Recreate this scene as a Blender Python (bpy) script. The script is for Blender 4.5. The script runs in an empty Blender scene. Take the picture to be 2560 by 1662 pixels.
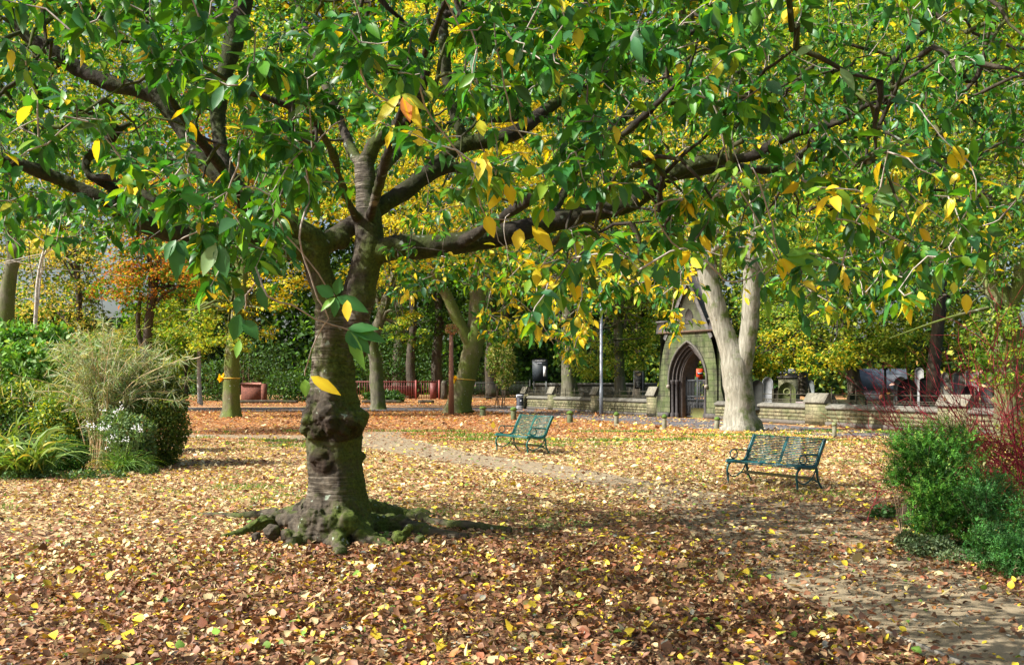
import bpy, math, random
import numpy as np
from mathutils import Vector, Matrix, noise as mnoise
from mathutils.geometry import tessellate_polygon

# ------------------------------------------------------------------ camera, sky, sun, exposure
sc = bpy.context.scene
COL = sc.collection
F, CX, HY, H = 2560.0, 1280.0, 965.0, 2.0      # focal length in photo pixels, principal column, horizon row, eye height
cam = bpy.data.cameras.new("camera"); camo = bpy.data.objects.new("camera", cam); COL.objects.link(camo)
camo.location = (0, 0, H); camo.rotation_euler = (math.radians(90), 0, 0)
cam.sensor_width = 36; cam.lens = 36; cam.shift_y = (HY - 831) / 2560
cam.clip_start = 0.05; cam.clip_end = 3000
sc.camera = camo

SUN_TO = Vector((-0.80, -0.27, 0.74)).normalized()      # towards the sun
EL = math.asin(SUN_TO.z); AZ = math.atan2(SUN_TO.x, SUN_TO.y)
world = bpy.data.worlds.new("World"); sc.world = world; world.use_nodes = True
wn = world.node_tree; bg = wn.nodes["Background"]
sky = wn.nodes.new("ShaderNodeTexSky"); sky.sky_type = 'NISHITA'; sky.sun_disc = False
sky.sun_elevation = EL; sky.sun_rotation = AZ; sky.dust_density = 4.0; sky.ozone_density = 1.0
wn.links.new(sky.outputs[0], bg.inputs[0]); bg.inputs[1].default_value = 0.09
sl = bpy.data.lights.new("sun", 'SUN'); sl.energy = 5.0; sl.angle = math.radians(0.53); sl.color = (1.0, 0.95, 0.87)
so = bpy.data.objects.new("sun", sl); COL.objects.link(so)
so.rotation_euler = (-SUN_TO).to_track_quat('-Z', 'Y').to_euler()
sc.view_settings.view_transform = 'Standard'; sc.view_settings.look = 'None'
sc.view_settings.exposure = 0.93; sc.view_settings.gamma = 1
sc.cycles.max_bounces = 7; sc.cycles.diffuse_bounces = 4; sc.cycles.transmission_bounces = 5
sc.cycles.glossy_bounces = 2; sc.cycles.use_denoising = True
sc.cycles.caustics_reflective = False; sc.cycles.caustics_refractive = False

rng = np.random.default_rng(7); random.seed(7)

# ------------------------------------------------------------------ coordinates
def W(px, py, d): return Vector(((px - CX) * d / F, d, H + (HY - py) * d / F))
def GD(py): return F * H / (py - HY)
def G(px, py): return W(px, py, GD(py))
def to_px(P):
    d = np.maximum(P[:, 1], .1)
    return CX + P[:, 0] * F / d, HY - (P[:, 2] - H) * F / d

# ------------------------------------------------------------------ geometry builder
def _nrm(a): return a / np.maximum(np.linalg.norm(a, axis=-1, keepdims=True), 1e-9)
class Geo:
    def __init__(s): s.V = []; s.T = []; s.Q = []; s.C = []; s.n = 0
    def add(s, V, T=None, Q=None, col=(1, 1, 1)):
        V = np.asarray(V, float).reshape(-1, 3)
        s.V.append(V)
        c = np.asarray(col, float)
        if c.ndim == 1: c = np.tile(c, (len(V), 1))
        s.C.append(c)
        if T is not None and len(T): s.T.append(np.asarray(T, int).reshape(-1, 3) + s.n)
        if Q is not None and len(Q): s.Q.append(np.asarray(Q, int).reshape(-1, 4) + s.n)
        s.n += len(V)
    def tube(s, pts, rad, sides=6, col=(1, 1, 1), cap=True, squash=None):
        P = np.asarray([tuple(p) for p in pts], float); n = len(P)
        R = np.broadcast_to(np.asarray(rad, float), (n,))
        Tn = np.empty_like(P); Tn[1:-1] = P[2:] - P[:-2]; Tn[0] = P[1] - P[0]; Tn[-1] = P[-1] - P[-2]
        Tn = _nrm(Tn)
        a = np.array([0, 0, 1.]) if abs(Tn[0, 2]) < .9 else np.array([1., 0, 0])
        U = np.empty_like(P); u = _nrm(np.cross(a, Tn[0])); U[0] = u
        for i in range(1, n):
            u = u - Tn[i] * np.dot(u, Tn[i]); u = u / max(np.linalg.norm(u), 1e-9); U[i] = u
        B = np.cross(Tn, U)
        th = np.arange(sides) * 2 * math.pi / sides
        V = P[:, None] + R[:, None, None] * (np.cos(th)[None, :, None] * U[:, None] + np.sin(th)[None, :, None] * B[:, None])
        V = V.reshape(-1, 3)
        i = np.arange(n - 1)[:, None] * sides; j = np.arange(sides)[None]; k = (j + 1) % sides
        Q = np.stack([i + j, i + k, i + sides + k, i + sides + j], -1).reshape(-1, 4)
        T = []
        if cap:
            V = np.vstack([V, P[0], P[-1]]); m = n * sides
            for q in range(sides):
                T.append((m, (q + 1) % sides, q)); T.append((m + 1, (n - 1) * sides + q, (n - 1) * sides + (q + 1) % sides))
        s.add(V, T, Q, col)
    def box(s, c, size, col=(1, 1, 1), rz=0, taper=1.0):
        x, y, z = np.array(size) / 2
        V = np.array([(-x, -y, -z), (x, -y, -z), (x, y, -z), (-x, y, -z), (-x * taper, -y * taper, z), (x * taper, -y * taper, z), (x * taper, y * taper, z), (-x * taper, y * taper, z)])
        if rz:
            cc, ss = math.cos(rz), math.sin(rz); V = V @ np.array([(cc, ss, 0), (-ss, cc, 0), (0, 0, 1)])
        s.add(V + np.array(c), None, [(0, 3, 2, 1), (4, 5, 6, 7), (0, 1, 5, 4), (1, 2, 6, 5), (2, 3, 7, 6), (3, 0, 4, 7)], col)
    def prism(s, prof, a0, a1, axis='x', col=(1, 1, 1)):
        """prof: 2D polygon; axis x -> (y,z) ; axis y -> (x,z) ; axis z -> (x,y)"""
        n = len(prof)
        def mk(p, a):
            if axis == 'x': return (a, p[0], p[1])
            if axis == 'y': return (p[0], a, p[1])
            return (p[0], p[1], a)
        V = [mk(p, a0) for p in prof] + [mk(p, a1) for p in prof]
        Q = [(i, (i + 1) % n, n + (i + 1) % n, n + i) for i in range(n)]
        tr = tessellate_polygon([[Vector((p[0], p[1], 0)) for p in prof]])
        T = [tuple(t) for t in tr] + [tuple(n + q for q in reversed(t)) for t in tr]
        s.add(V, T, Q, col)
    def lathe(s, prof, sides=16, c=(0, 0, 0), col=(1, 1, 1)):
        th = np.arange(sides) * 2 * math.pi / sides
        V = np.array([[(r * math.cos(t) + c[0], r * math.sin(t) + c[1], z + c[2]) for t in th] for r, z in prof]).reshape(-1, 3)
        Q = [(i * sides + j, i * sides + (j + 1) % sides, (i + 1) * sides + (j + 1) % sides, (i + 1) * sides + j) for i in range(len(prof) - 1) for j in range(sides)]
        T = []
        m = (len(prof) - 1) * sides
        V = np.vstack([V, [(c[0], c[1], prof[-1][1] + c[2])]])
        for j in range(sides): T.append((m + j, m + (j + 1) % sides, len(V) - 1))
        s.add(V, T, Q, col)
    def ball(s, c, r, col=(1, 1, 1), sides=10, rings=6):
        prof = [(max(.001, math.sin(math.pi * k / rings)) * r, -math.cos(math.pi * k / rings) * r) for k in range(rings + 1)]
        s.lathe(prof, sides, c, col)
    def build(s, name, mat, parent=None, smooth=False, loc=None):
        me = bpy.data.meshes.new(name)
        V = np.vstack(s.V)
        T = np.vstack(s.T) if s.T else np.zeros((0, 3), int); Q = np.vstack(s.Q) if s.Q else np.zeros((0, 4), int)
        me.vertices.add(len(V)); me.vertices.foreach_set("co", V.astype(np.float32).ravel())
        L = np.concatenate([T.ravel(), Q.ravel()]).astype(np.int32)
        me.loops.add(len(L)); me.loops.foreach_set("vertex_index", L)
        st = np.concatenate([np.arange(len(T)) * 3, len(T) * 3 + np.arange(len(Q)) * 4]).astype(np.int32)
        me.polygons.add(len(st)); me.polygons.foreach_set("loop_start", st)
        if smooth: me.polygons.foreach_set("use_smooth", np.ones(len(st), bool))
        C = np.vstack(s.C); C = np.hstack([C, np.ones((len(C), 1))]).astype(np.float32)
        at = me.color_attributes.new("Col", 'FLOAT_COLOR', 'POINT'); at.data.foreach_set("color", C.ravel())
        me.update(calc_edges=True); me.validate()
        me.materials.append(mat)
        o = bpy.data.objects.new(name, me); COL.objects.link(o)
        if parent: o.parent = parent
        if loc is not None: o.location = loc
        return o

def tag(o, label=None, cat=None, group=None, kind=None):
    if label: o["label"] = label
    if cat: o["category"] = cat
    if group: o["group"] = group
    if kind or cat: o["kind"] = kind or 'thing'
    return o
def thing(name, loc, label, cat, rz=0, group=None):
    o = bpy.data.objects.new(name, None); COL.objects.link(o); o.empty_display_size = .2
    o.location = loc; o.rotation_euler = (0, 0, rz); return tag(o, label, cat, group)

# ------------------------------------------------------------------ materials
def newmat(name):
    m = bpy.data.materials.new(name); m.use_nodes = True; nt = m.node_tree
    return m, nt, nt.nodes["Principled BSDF"]
def N(nt, t, **k):
    n = nt.nodes.new(t)
    for a, b in k.items():
        if a in n.inputs.keys(): n.inputs[a].default_value = b
        else: setattr(n, a, b)
    return n
def ramp(nt, stops, src, interp='LINEAR'):
    r = nt.nodes.new("ShaderNodeValToRGB"); r.color_ramp.interpolation = interp
    e = r.color_ramp.elements
    while len(e) < len(stops): e.new(.5)
    for i, (p, c) in enumerate(stops): e[i].position = p; e[i].color = (*c, 1) if len(c) == 3 else c
    nt.links.new(src, r.inputs[0]); return r
def mixc(nt, f, a, b, mode='MIX'):
    m = nt.nodes.new("ShaderNodeMix"); m.data_type = 'RGBA'; m.blend_type = mode
    for sk, v in ((0, f), (6, a), (7, b)):
        if isinstance(v, bpy.types.NodeSocket): nt.links.new(v, m.inputs[sk])
        else: m.inputs[sk].default_value = v if not isinstance(v, tuple) else (*v, 1)
    return m.outputs[2]
def coords(nt, kind='Object', scale=(1, 1, 1)):
    tc = nt.nodes.new("ShaderNodeTexCoord"); mp = nt.nodes.new("ShaderNodeMapping"); mp.inputs[3].default_value = scale
    nt.links.new(tc.outputs[kind], mp.inputs[0]); return mp.outputs[0]
def tnoise(nt, v, scale, detail=5, rough=.6, dist=0):
    n = N(nt, "ShaderNodeTexNoise", Scale=scale, Detail=detail, Roughness=rough, Distortion=dist); nt.links.new(v, n.inputs["Vector"]); return n.outputs[0]
def bump(nt, bs, h, strength=.5, dist=.02):
    b = N(nt, "ShaderNodeBump", Strength=strength, Distance=dist); nt.links.new(h, b.inputs["Height"]); nt.links.new(b.outputs[0], bs.inputs["Normal"])

def mat_leaf(name, transl=.35, rough=.5, boost=(1.5, 1.35, .5), spec=.35):
    m, nt, bs = newmat(name)
    a = N(nt, "ShaderNodeAttribute", attribute_name="Col")
    nt.links.new(a.outputs[0], bs.inputs["Base Color"])
    bs.inputs["Roughness"].default_value = rough; bs.inputs["Specular IOR Level"].default_value = spec
    tr = nt.nodes.new("ShaderNodeBsdfTranslucent")
    nt.links.new(mixc(nt, 1.0, a.outputs[0], boost, 'MULTIPLY'), tr.inputs[0])
    mx = nt.nodes.new("ShaderNodeMixShader"); mx.inputs[0].default_value = transl
    nt.links.new(bs.outputs[0], mx.inputs[1]); nt.links.new(tr.outputs[0], mx.inputs[2])
    nt.links.new(mx.outputs[0], nt.nodes["Material Output"].inputs[0]); return m
def mat_col(name, rough=.8, nscale=8, amt=.35, bmp=.3, metal=0, spec=.3):
    """vertex colour broken up by noise"""
    m, nt, bs = newmat(name)
    a = N(nt, "ShaderNodeAttribute", attribute_name="Col"); v = coords(nt)
    n = tnoise(nt, v, nscale); r = ramp(nt, [(.3, (1 - amt,) * 3), (.7, (1 + amt,) * 3)], n)
    nt.links.new(mixc(nt, 1.0, a.outputs[0], r.outputs[0], 'MULTIPLY'), bs.inputs["Base Color"])
    bs.inputs["Roughness"].default_value = rough; bs.inputs["Metallic"].default_value = metal; bs.inputs["Specular IOR Level"].default_value = spec
    if bmp: bump(nt, bs, n, bmp)
    return m
def mat_bark(name, light, dark, moss=(.07, .12, .02), mossamt=.45, scale=3, zs=.25, rings=0, pale=None):
    m, nt, bs = newmat(name); v = coords(nt, 'Object', (1, 1, zs)); v0 = coords(nt)
    n1 = tnoise(nt, v, scale * 2.5, 8, .65, .4); n2 = tnoise(nt, v0, scale * .45, 4, .6)
    c = ramp(nt, [(.32, dark), (.52, tuple((a + b) / 2 for a, b in zip(light, dark))), (.7, light)], n1).outputs[0]
    h = n1
    if rings:
        w = N(nt, "ShaderNodeTexNoise", Scale=1.0, Detail=5, Roughness=.7); nt.links.new(coords(nt, 'Object', (2.2, 2.2, 38)), w.inputs["Vector"])
        rr = ramp(nt, [(.46, (0, 0, 0)), (.60, (1, 1, 1))], w.outputs[0])
        ra = N(nt, "ShaderNodeAttribute", attribute_name="Ring")
        k = N(nt, "ShaderNodeMath", operation='MULTIPLY'); nt.links.new(rr.outputs[0], k.inputs[0]); nt.links.new(ra.outputs["Fac"], k.inputs[1])
        c = mixc(nt, k.outputs[0], c, pale or (.33, .28, .22))
        h = mixc(nt, k.outputs[0], n1, rr.outputs[0])
    ge = nt.nodes.new("ShaderNodeNewGeometry"); sx = nt.nodes.new("ShaderNodeSeparateXYZ"); nt.links.new(ge.outputs["Normal"], sx.inputs[0])
    ma = N(nt, "ShaderNodeMath", operation='MULTIPLY_ADD'); nt.links.new(sx.outputs[0], ma.inputs[0]); ma.inputs[1].default_value = .13; nt.links.new(n2, ma.inputs[2]); n2 = ma.outputs[0]
    mm = ramp(nt, [(1 - mossamt - .12, (0, 0, 0)), (1 - mossamt + .08, (1, 1, 1))], n2).outputs[0]
    mossn = tnoise(nt, v0, 30, 3); mc = ramp(nt, [(.3, tuple(x * .5 for x in moss)), (.7, tuple(x * 1.5 for x in moss))], mossn).outputs[0]
    c = mixc(nt, mm, c, mc)
    ln = tnoise(nt, v0, 7, 2, .5); lm = ramp(nt, [(.70, (0, 0, 0)), (.73, (1, 1, 1))], ln).outputs[0]
    c = mixc(nt, lm, c, (.30, .36, .28))
    a = N(nt, "ShaderNodeAttribute", attribute_name="Col"); c = mixc(nt, 1.0, c, a.outputs[0], 'MULTIPLY')
    nt.links.new(c, bs.inputs["Base Color"]); bs.inputs["Roughness"].default_value = .85; bs.inputs["Specular IOR Level"].default_value = .25
    bump(nt, bs, h, .9, .03); return m
def mat_masonry(name, c1, c2, mortar, bw, bh, moss=.35, mosscol=(.10, .15, .04), rough_b=.6, msize=.03, soot=False):
    m, nt, bs = newmat(name); tc = nt.nodes.new("ShaderNodeTexCoord"); sp = nt.nodes.new("ShaderNodeSeparateXYZ"); cb = nt.nodes.new("ShaderNodeCombineXYZ")
    nt.links.new(tc.outputs['Object'], sp.inputs[0])
    ad = N(nt, "ShaderNodeMath", operation='ADD'); nt.links.new(sp.outputs[0], ad.inputs[0]); nt.links.new(sp.outputs[1], ad.inputs[1])
    nt.links.new(ad.outputs[0], cb.inputs[0]); nt.links.new(sp.outputs[2], cb.inputs[1])
    b = N(nt, "ShaderNodeTexBrick"); nt.links.new(cb.outputs[0], b.inputs[0])
    b.inputs["Color1"].default_value = (*c1, 1); b.inputs["Color2"].default_value = (*c2, 1); b.inputs["Mortar"].default_value = (*mortar, 1)
    b.inputs["Scale"].default_value = 1; b.inputs["Mortar Size"].default_value = msize * bh; b.inputs["Brick Width"].default_value = bw; b.inputs["Row Height"].default_value = bh
    b.inputs["Mortar Smooth"].default_value = .6
    v = tc.outputs['Object']; n = tnoise(nt, v, 5, 6, .7); n3 = tnoise(nt, v, 1.1, 4, .6)
    c = mixc(nt, 1.0, b.outputs[0], ramp(nt, [(.25, (.45,) * 3), (.75, (1.45,) * 3)], n).outputs[0], 'MULTIPLY')
    if soot:
        sv = coords(nt, 'Object', (1.6, 1.6, .35)); sn = tnoise(nt, sv, 1.3, 5, .65)
        c = mixc(nt, 1.0, c, ramp(nt, [(.38, (.28, .26, .25)), (.6, (1.25, 1.22, 1.15))], sn).outputs[0], 'MULTIPLY')
    mk = ramp(nt, [(1 - moss - .1, (0, 0, 0)), (1 - moss + .15, (1, 1, 1))], n3).outputs[0]
    c = mixc(nt, mk, c, mixc(nt, .5, c, mosscol))
    nt.links.new(c, bs.inputs["Base Color"]); bs.inputs["Roughness"].default_value = .92
    hh = mixc(nt, .5, n, b.outputs[1]); bump(nt, bs, hh, rough_b, .05); return m

M = {}
M['leaf'] = mat_leaf('cherry_leaf_surface', .38, .40, (1.55, 1.42, .3), .38)
M['bgleaf'] = mat_leaf('tree_foliage_surface', .42, .6, (1.7, 1.5, .5), .25)
M['shrub'] = mat_leaf('shrub_foliage_surface', .30, .55, (1.6, 1.4, .5), .35)
M['litter'] = mat_leaf('dry_leaf_surface', .12, .55, (1.2, 1.05, .7), .4)
M['twig'] = mat_col('twig_bark', .8, 20, .3, 0)
M['plain'] = mat_col('weathered_paint', .55, 14, .18, .1)
M['rough'] = mat_col('rough_stone', .9, 6, .35, .5)
M['paint'] = mat_col('glossy_green_paint', .38, 16, .45, .15, 0, .4)
M['metal'] = mat_col('galvanised_metal', .5, 5, .15, .05, .3)
M['cherrybark'] = mat_bark('cherry_bark', (.105, .085, .06), (.018, .015, .011), (.075, .105, .016), .47, 3.4, .7, .8, (.50, .44, .35))
M['bark_grey'] = mat_bark('grey_green_bark', (.21, .20, .14), (.07, .065, .045), (.08, .11, .025), .45, 2.2, .22)
M['bark_moss'] = mat_bark('mossy_bark', (.22, .21, .12), (.06, .055, .03), (.10, .14, .025), .55, 2.2, .22)
M['bark_dark'] = mat_bark('dark_bark', (.10, .085, .06), (.025, .02, .015), (.05, .07, .02), .35, 2.0, .22)
M['bark_pale'] = mat_bark('pale_bark', (.40, .395, .33), (.13, .125, .095), (.09, .13, .03), .38, 5, .12)
M['bark_birch'] = mat_bark('birch_bark', (.75, .72, .66), (.25, .22, .2), (.16, .18, .1), .12, 4, 2.5)
M['wall'] = mat_masonry('sandstone_wall', (.27, .24, .14), (.16, .15, .085), (.03, .028, .02), .62, .19, .5, (.08, .11, .03), 1.0, .05)
M['ashlar'] = mat_masonry('mossy_ashlar', (.12, .125, .075), (.065, .07, .042), (.012, .012, .01), .75, .34, .52, (.10, .16, .035), .6, .06, True)
M['ashlar_dark'] = mat_masonry('sooty_ashlar', (.075, .08, .045), (.05, .052, .035), (.03, .03, .02), .75, .34, .45, (.08, .12, .03), .35, .03)
M['brick'] = mat_masonry('red_brick', (.19, .07, .045), (.14, .05, .035), (.09, .07, .055), .23, .08, .25)

def mat_ground():
    m, nt, bs = newmat('leaf_strewn_soil'); v = coords(nt)
    vo = N(nt, "ShaderNodeTexVoronoi", Scale=14.0); nt.links.new(v, vo.inputs["Vector"])
    sp = nt.nodes.new("ShaderNodeSeparateColor"); nt.links.new(vo.outputs["Color"], sp.inputs[0])
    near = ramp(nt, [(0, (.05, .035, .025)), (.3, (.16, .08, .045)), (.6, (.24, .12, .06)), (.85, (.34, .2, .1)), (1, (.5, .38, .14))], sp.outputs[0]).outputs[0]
    mid = ramp(nt, [(0, (.16, .10, .05)), (.3, (.36, .22, .11)), (.6, (.5, .35, .17)), (.85, (.62, .5, .24)), (1, (.7, .56, .16))], sp.outputs[0]).outputs[0]  # paler than the near ramp, partly to paint sunlit ground against shaded
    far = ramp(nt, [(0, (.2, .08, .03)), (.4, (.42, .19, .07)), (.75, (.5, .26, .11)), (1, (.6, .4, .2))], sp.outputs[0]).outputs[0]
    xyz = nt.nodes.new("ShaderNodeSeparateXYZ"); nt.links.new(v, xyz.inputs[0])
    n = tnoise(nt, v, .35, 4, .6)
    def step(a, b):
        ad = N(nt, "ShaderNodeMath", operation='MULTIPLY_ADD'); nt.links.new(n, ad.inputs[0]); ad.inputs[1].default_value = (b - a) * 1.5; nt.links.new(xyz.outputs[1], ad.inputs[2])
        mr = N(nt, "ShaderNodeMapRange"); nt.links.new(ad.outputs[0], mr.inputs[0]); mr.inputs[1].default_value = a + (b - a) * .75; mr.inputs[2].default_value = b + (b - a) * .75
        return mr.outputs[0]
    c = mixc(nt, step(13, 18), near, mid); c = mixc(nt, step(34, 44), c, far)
    g = tnoise(nt, v, .55, 5, .7, .6); gm = ramp(nt, [(.56, (0, 0, 0)), (.64, (1, 1, 1))], g).outputs[0]
    gf = tnoise(nt, v, 25, 3); gc = ramp(nt, [(.3, (.05, .10, .02)), (.7, (.16, .26, .05))], gf).outputs[0]
    c = mixc(nt, gm, c, gc)
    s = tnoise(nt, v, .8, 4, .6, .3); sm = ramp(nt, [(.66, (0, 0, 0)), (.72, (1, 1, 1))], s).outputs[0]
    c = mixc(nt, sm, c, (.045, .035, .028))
    nt.links.new(c, bs.inputs["Base Color"]); bs.inputs["Roughness"].default_value = .9
    bump(nt, bs, vo.outputs["Distance"], .6, .04); return m
def mat_dirt(name, a, b, scale=3.0):
    m, nt, bs = newmat(name); v = coords(nt); n = tnoise(nt, v, scale, 8, .7); f = tnoise(nt, v, 60, 3)
    c = ramp(nt, [(.3, a), (.7, b)], n).outputs[0]
    c = mixc(nt, 1.0, c, ramp(nt, [(.3, (.75,) * 3), (.7, (1.25,) * 3)], f).outputs[0], 'MULTIPLY')
    nt.links.new(c, bs.inputs["Base Color"]); bs.inputs["Roughness"].default_value = .95; bump(nt, bs, f, .4, .02); return m

# ------------------------------------------------------------------ leaf batches
def leaf_batch(g, P, D, Nn, s, w, col, curl=.15, fold=.25, fine=True, midlight=1.25):
    """P base, D along, Nn up normal, s length (n), w width ratio, col (n,3)"""
    P = np.asarray(P, float); n = len(P)
    if n == 0: return
    D = _nrm(D); S = _nrm(np.cross(D, Nn)); Nn = np.cross(S, D)
    s = np.broadcast_to(np.asarray(s, float), (n,)); w = np.broadcast_to(np.asarray(w, float), (n,)); curl = np.broadcast_to(np.asarray(curl, float), (n,)); fold = np.broadcast_to(np.asarray(fold, float), (n,))
    if fine:
        tm = [0, .22, .5, .78, 1]; ts = [.2, .48, .76]; ws = [.36, .5, .3]
        t = np.array(tm + ts + ts); sd = np.array([0] * 5 + [-q for q in ws] + ws)
        T = [(0, 5, 1), (1, 5, 6), (1, 6, 2), (2, 6, 7), (2, 7, 3), (3, 7, 4), (0, 1, 8), (1, 9, 8), (1, 2, 9), (2, 10, 9), (2, 3, 10), (3, 4, 10)]
    else:
        t = np.array([0, .5, 1, .4, .4]); sd = np.array([0, 0, 0, -.5, .5])
        T = [(0, 3, 1), (1, 3, 2), (0, 1, 4), (1, 2, 4)]
    V = (P[:, None] + s[:, None, None] * (t[None, :, None] * D[:, None] + (sd[None] * w[:, None])[:, :, None] * S[:, None]
         + (-curl[:, None] * t[None] ** 2 + fold[:, None] * np.abs(sd)[None] * w[:, None] * 1.0)[:, :, None] * Nn[:, None]))
    k = len(t); T = np.array(T)
    TT = (T[None] + (np.arange(n) * k)[:, None, None]).reshape(-1, 3)
    C = np.repeat(np.asarray(col)[:, None], k, 1).copy()
    C[:, sd == 0] *= midlight
    g.add(V.reshape(-1, 3), TT, None, C.reshape(-1, 3))
def rdir(n): return _nrm(rng.normal(size=(n, 3)))
def pick(pal, n, wts=None, jit=.18):
    pal = np.array(pal); i = rng.choice(len(pal), n, p=None if wts is None else np.array(wts) / np.sum(wts))
    c = pal[i] * (1 + rng.normal(size=(n, 1)) * jit) * (1 + rng.normal(size=(n, 3)) * jit * .3)
    return np.clip(c, .008, .95)
_nd = rng.normal(size=(10, 3)); _np = rng.uniform(0, 6.28, 10)
def vnoise(P, f):
    r = 0
    for i in range(10): r = r + np.sin(P @ (_nd[i] * f * (1 + .25 * i)) + _np[i]) / (1 + .2 * i)
    return r / 3.2
def inpoly(x, y, poly):
    r = np.zeros(len(x), bool); n = len(poly)
    for i in range(n):
        x0, y0 = poly[i]; x1, y1 = poly[(i + 1) % n]
        if y0 == y1: continue
        c = ((y0 > y) != (y1 > y)) & (x < (x1 - x0) * (y - y0) / (y1 - y0) + x0); r ^= c
    return r

# ================================================================== THE SETTING
gr = Geo()
xs = np.concatenate([np.linspace(-400, -20, 8), np.linspace(-16, 30, 40), np.linspace(40, 400, 8)]); ys = np.concatenate([np.linspace(-60, 4, 6), np.linspace(6, 96, 70), [100, 104, 108, 114, 130, 180, 260, 400, 900]])
X, Y = np.meshgrid(xs, ys); Z = np.interp(Y, [-60, 97, 100, 112, 130, 900], [0, 0, .12, .55, .9, 2.0]) - .012
Vv = np.stack([X, Y, Z], -1).reshape(-1, 3); nx = len(xs)
Q = [(j * nx + i, j * nx + i + 1, (j + 1) * nx + i + 1, (j + 1) * nx + i) for j in range(len(ys) - 1) for i in range(nx - 1)]
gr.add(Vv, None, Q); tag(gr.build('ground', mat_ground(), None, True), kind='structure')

PATH_L = [(180, 1094), (460, 1094), (700, 1098), (800, 1101), (850, 1108), (930, 1122), (1100, 1152), (1300, 1183), (1500, 1222), (1660, 1275), (1780, 1370), (1900, 1440), (2050, 1515), (2200, 1590), (2400, 1680), (2500, 1720)]
PATH_R = [(3300, 1720), (2700, 1560), (2560, 1500), (2350, 1400), (2200, 1300), (2080, 1262), (1850, 1240), (1650, 1208), (1400, 1163), (1200, 1136), (1060, 1106), (1000, 1092), (1020, 1080), (900, 1079), (780, 1088), (460, 1086), (180, 1086)]
PATH = PATH_L + PATH_R
pw = [G(*p) for p in PATH]
def sheet(name, pts, z, mat, kind='structure'):
    g = Geo(); V = [(p[0], p[1], z) for p in pts]
    T = tessellate_polygon([[Vector((v[0], v[1], 0)) for v in V]])
    T = [t if (Vector(V[t[1]]) - Vector(V[t[0]])).cross(Vector(V[t[2]]) - Vector(V[t[0]])).z > 0 else t[::-1] for t in [tuple(t) for t in T]]
    g.add(V, T); return tag(g.build(name, mat), kind=kind)
# densify path outline with slight wobble
def wob(pts, step=.6, amp=.07):
    out = []
    for i in range(len(pts)):
        a, b = Vector(pts[i]), Vector(pts[(i + 1) % len(pts)]); k = max(1, int((b - a).length / step))
        for j in range(k):
            p = a.lerp(b, j / k); out.append((p.x + amp * mnoise.noise(p * 1.3), p.y + amp * mnoise.noise(p * 1.3 + Vector((9, 9, 9)))))
    return out
sheet('path', wob(pw), .006, mat_dirt('trodden_earth', (.20, .155, .09), (.34, .27, .17)))
asph = mat_dirt('old_asphalt', (.075, .07, .078), (.15, .145, .16))
# road: far strip behind the lawn and the lane in front of the cemetery wall
sheet('road', [(-60, 81), (-20, 81.5), (-2.5, 82), (-1.0, 76), (4.0, 62), (8.8, 47.5), (16.5, 33), (34, 10), (36, 12), (22, 36.5), (15.5, 47), (11.5, 62), (3.5, 84), (1.2, 93), (-2, 98), (-20, 99), (-60, 98.5)], .0, asph)
gk = Geo()
for a, b in zip([(-60, 98.9), (-20, 99.4), (-2, 98.4)], [(-20, 99.4), (-2, 98.4), (1.1, 93.4)]):
    a = Vector(a); b = Vector(b); c = (a + b) / 2; dv = b - a
    gk.box((c.x, c.y, .06), (dv.length, .15, .14), (.35, .34, .32), math.atan2(dv.y, dv.x))
tag(gk.build('kerb', M['rough']), kind='structure')

# ------------------------------------------------------------------ wall lines (world)
WA, WB = Vector((1.15, 91.0)), Vector((9.55, 66.6))        # left stretch
WC, WD = Vector((12.4, 61.5)), Vector((19.6, 40.0))        # right stretch
def on_line(P, Q, px):
    s = (px - CX) / F; dx, dy = Q.x - P.x, Q.y - P.y
    t = (s * P.y - P.x) / (dx - s * dy); return P.lerp(Q, t)
# cemetery ground, raised behind the wall
ce = [WA + Vector((.6, .3)), WB + Vector((.9, .4)), WC + Vector((.6, .3)), WD + Vector((.6, .3)), Vector((30, 15)), Vector((140, 15)), Vector((140, 108)), Vector((3, 108))]
gcm = Geo(); topz = .62
gcm.prism([(p.x, p.y) for p in ce], -.2, topz, 'z')
mg = mat_dirt('cemetery_turf', (.05, .08, .02), (.16, .15, .05), .8)
tag(gcm.build('cemetery_ground', mg), kind='structure')

# ------------------------------------------------------------------ leaf litter
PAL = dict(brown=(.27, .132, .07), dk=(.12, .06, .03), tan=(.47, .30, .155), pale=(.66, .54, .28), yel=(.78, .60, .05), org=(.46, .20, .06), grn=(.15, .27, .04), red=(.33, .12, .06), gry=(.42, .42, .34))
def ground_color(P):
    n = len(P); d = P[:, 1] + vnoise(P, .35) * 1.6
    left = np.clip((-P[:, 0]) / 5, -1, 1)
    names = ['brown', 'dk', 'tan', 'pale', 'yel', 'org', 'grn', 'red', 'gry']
    wn_ = np.array([.44, .18, .16, .055, .06, .03, .02, .05, .015]); wm = np.array([.31, .12, .26, .19, .06, .02, .06, .03, .01]); wf = np.array([.26, .10, .16, .04, .02, .38, .0, .08, 0]); wr = np.array([.12, .03, .30, .22, .18, .15, 0, 0, 0])  # browner near, paler beyond: partly real leaf colours, partly painted shade and sun
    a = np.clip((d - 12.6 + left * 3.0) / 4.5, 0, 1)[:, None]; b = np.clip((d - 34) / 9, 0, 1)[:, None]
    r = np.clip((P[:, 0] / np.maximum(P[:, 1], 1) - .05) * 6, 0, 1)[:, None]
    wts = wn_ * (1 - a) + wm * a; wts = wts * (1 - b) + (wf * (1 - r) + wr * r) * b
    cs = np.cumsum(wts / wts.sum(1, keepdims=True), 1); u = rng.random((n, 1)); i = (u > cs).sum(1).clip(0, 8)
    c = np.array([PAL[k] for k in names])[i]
    return np.clip(c * (1 + rng.normal(size=(n, 1)) * .2), .02, .95), i
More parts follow.
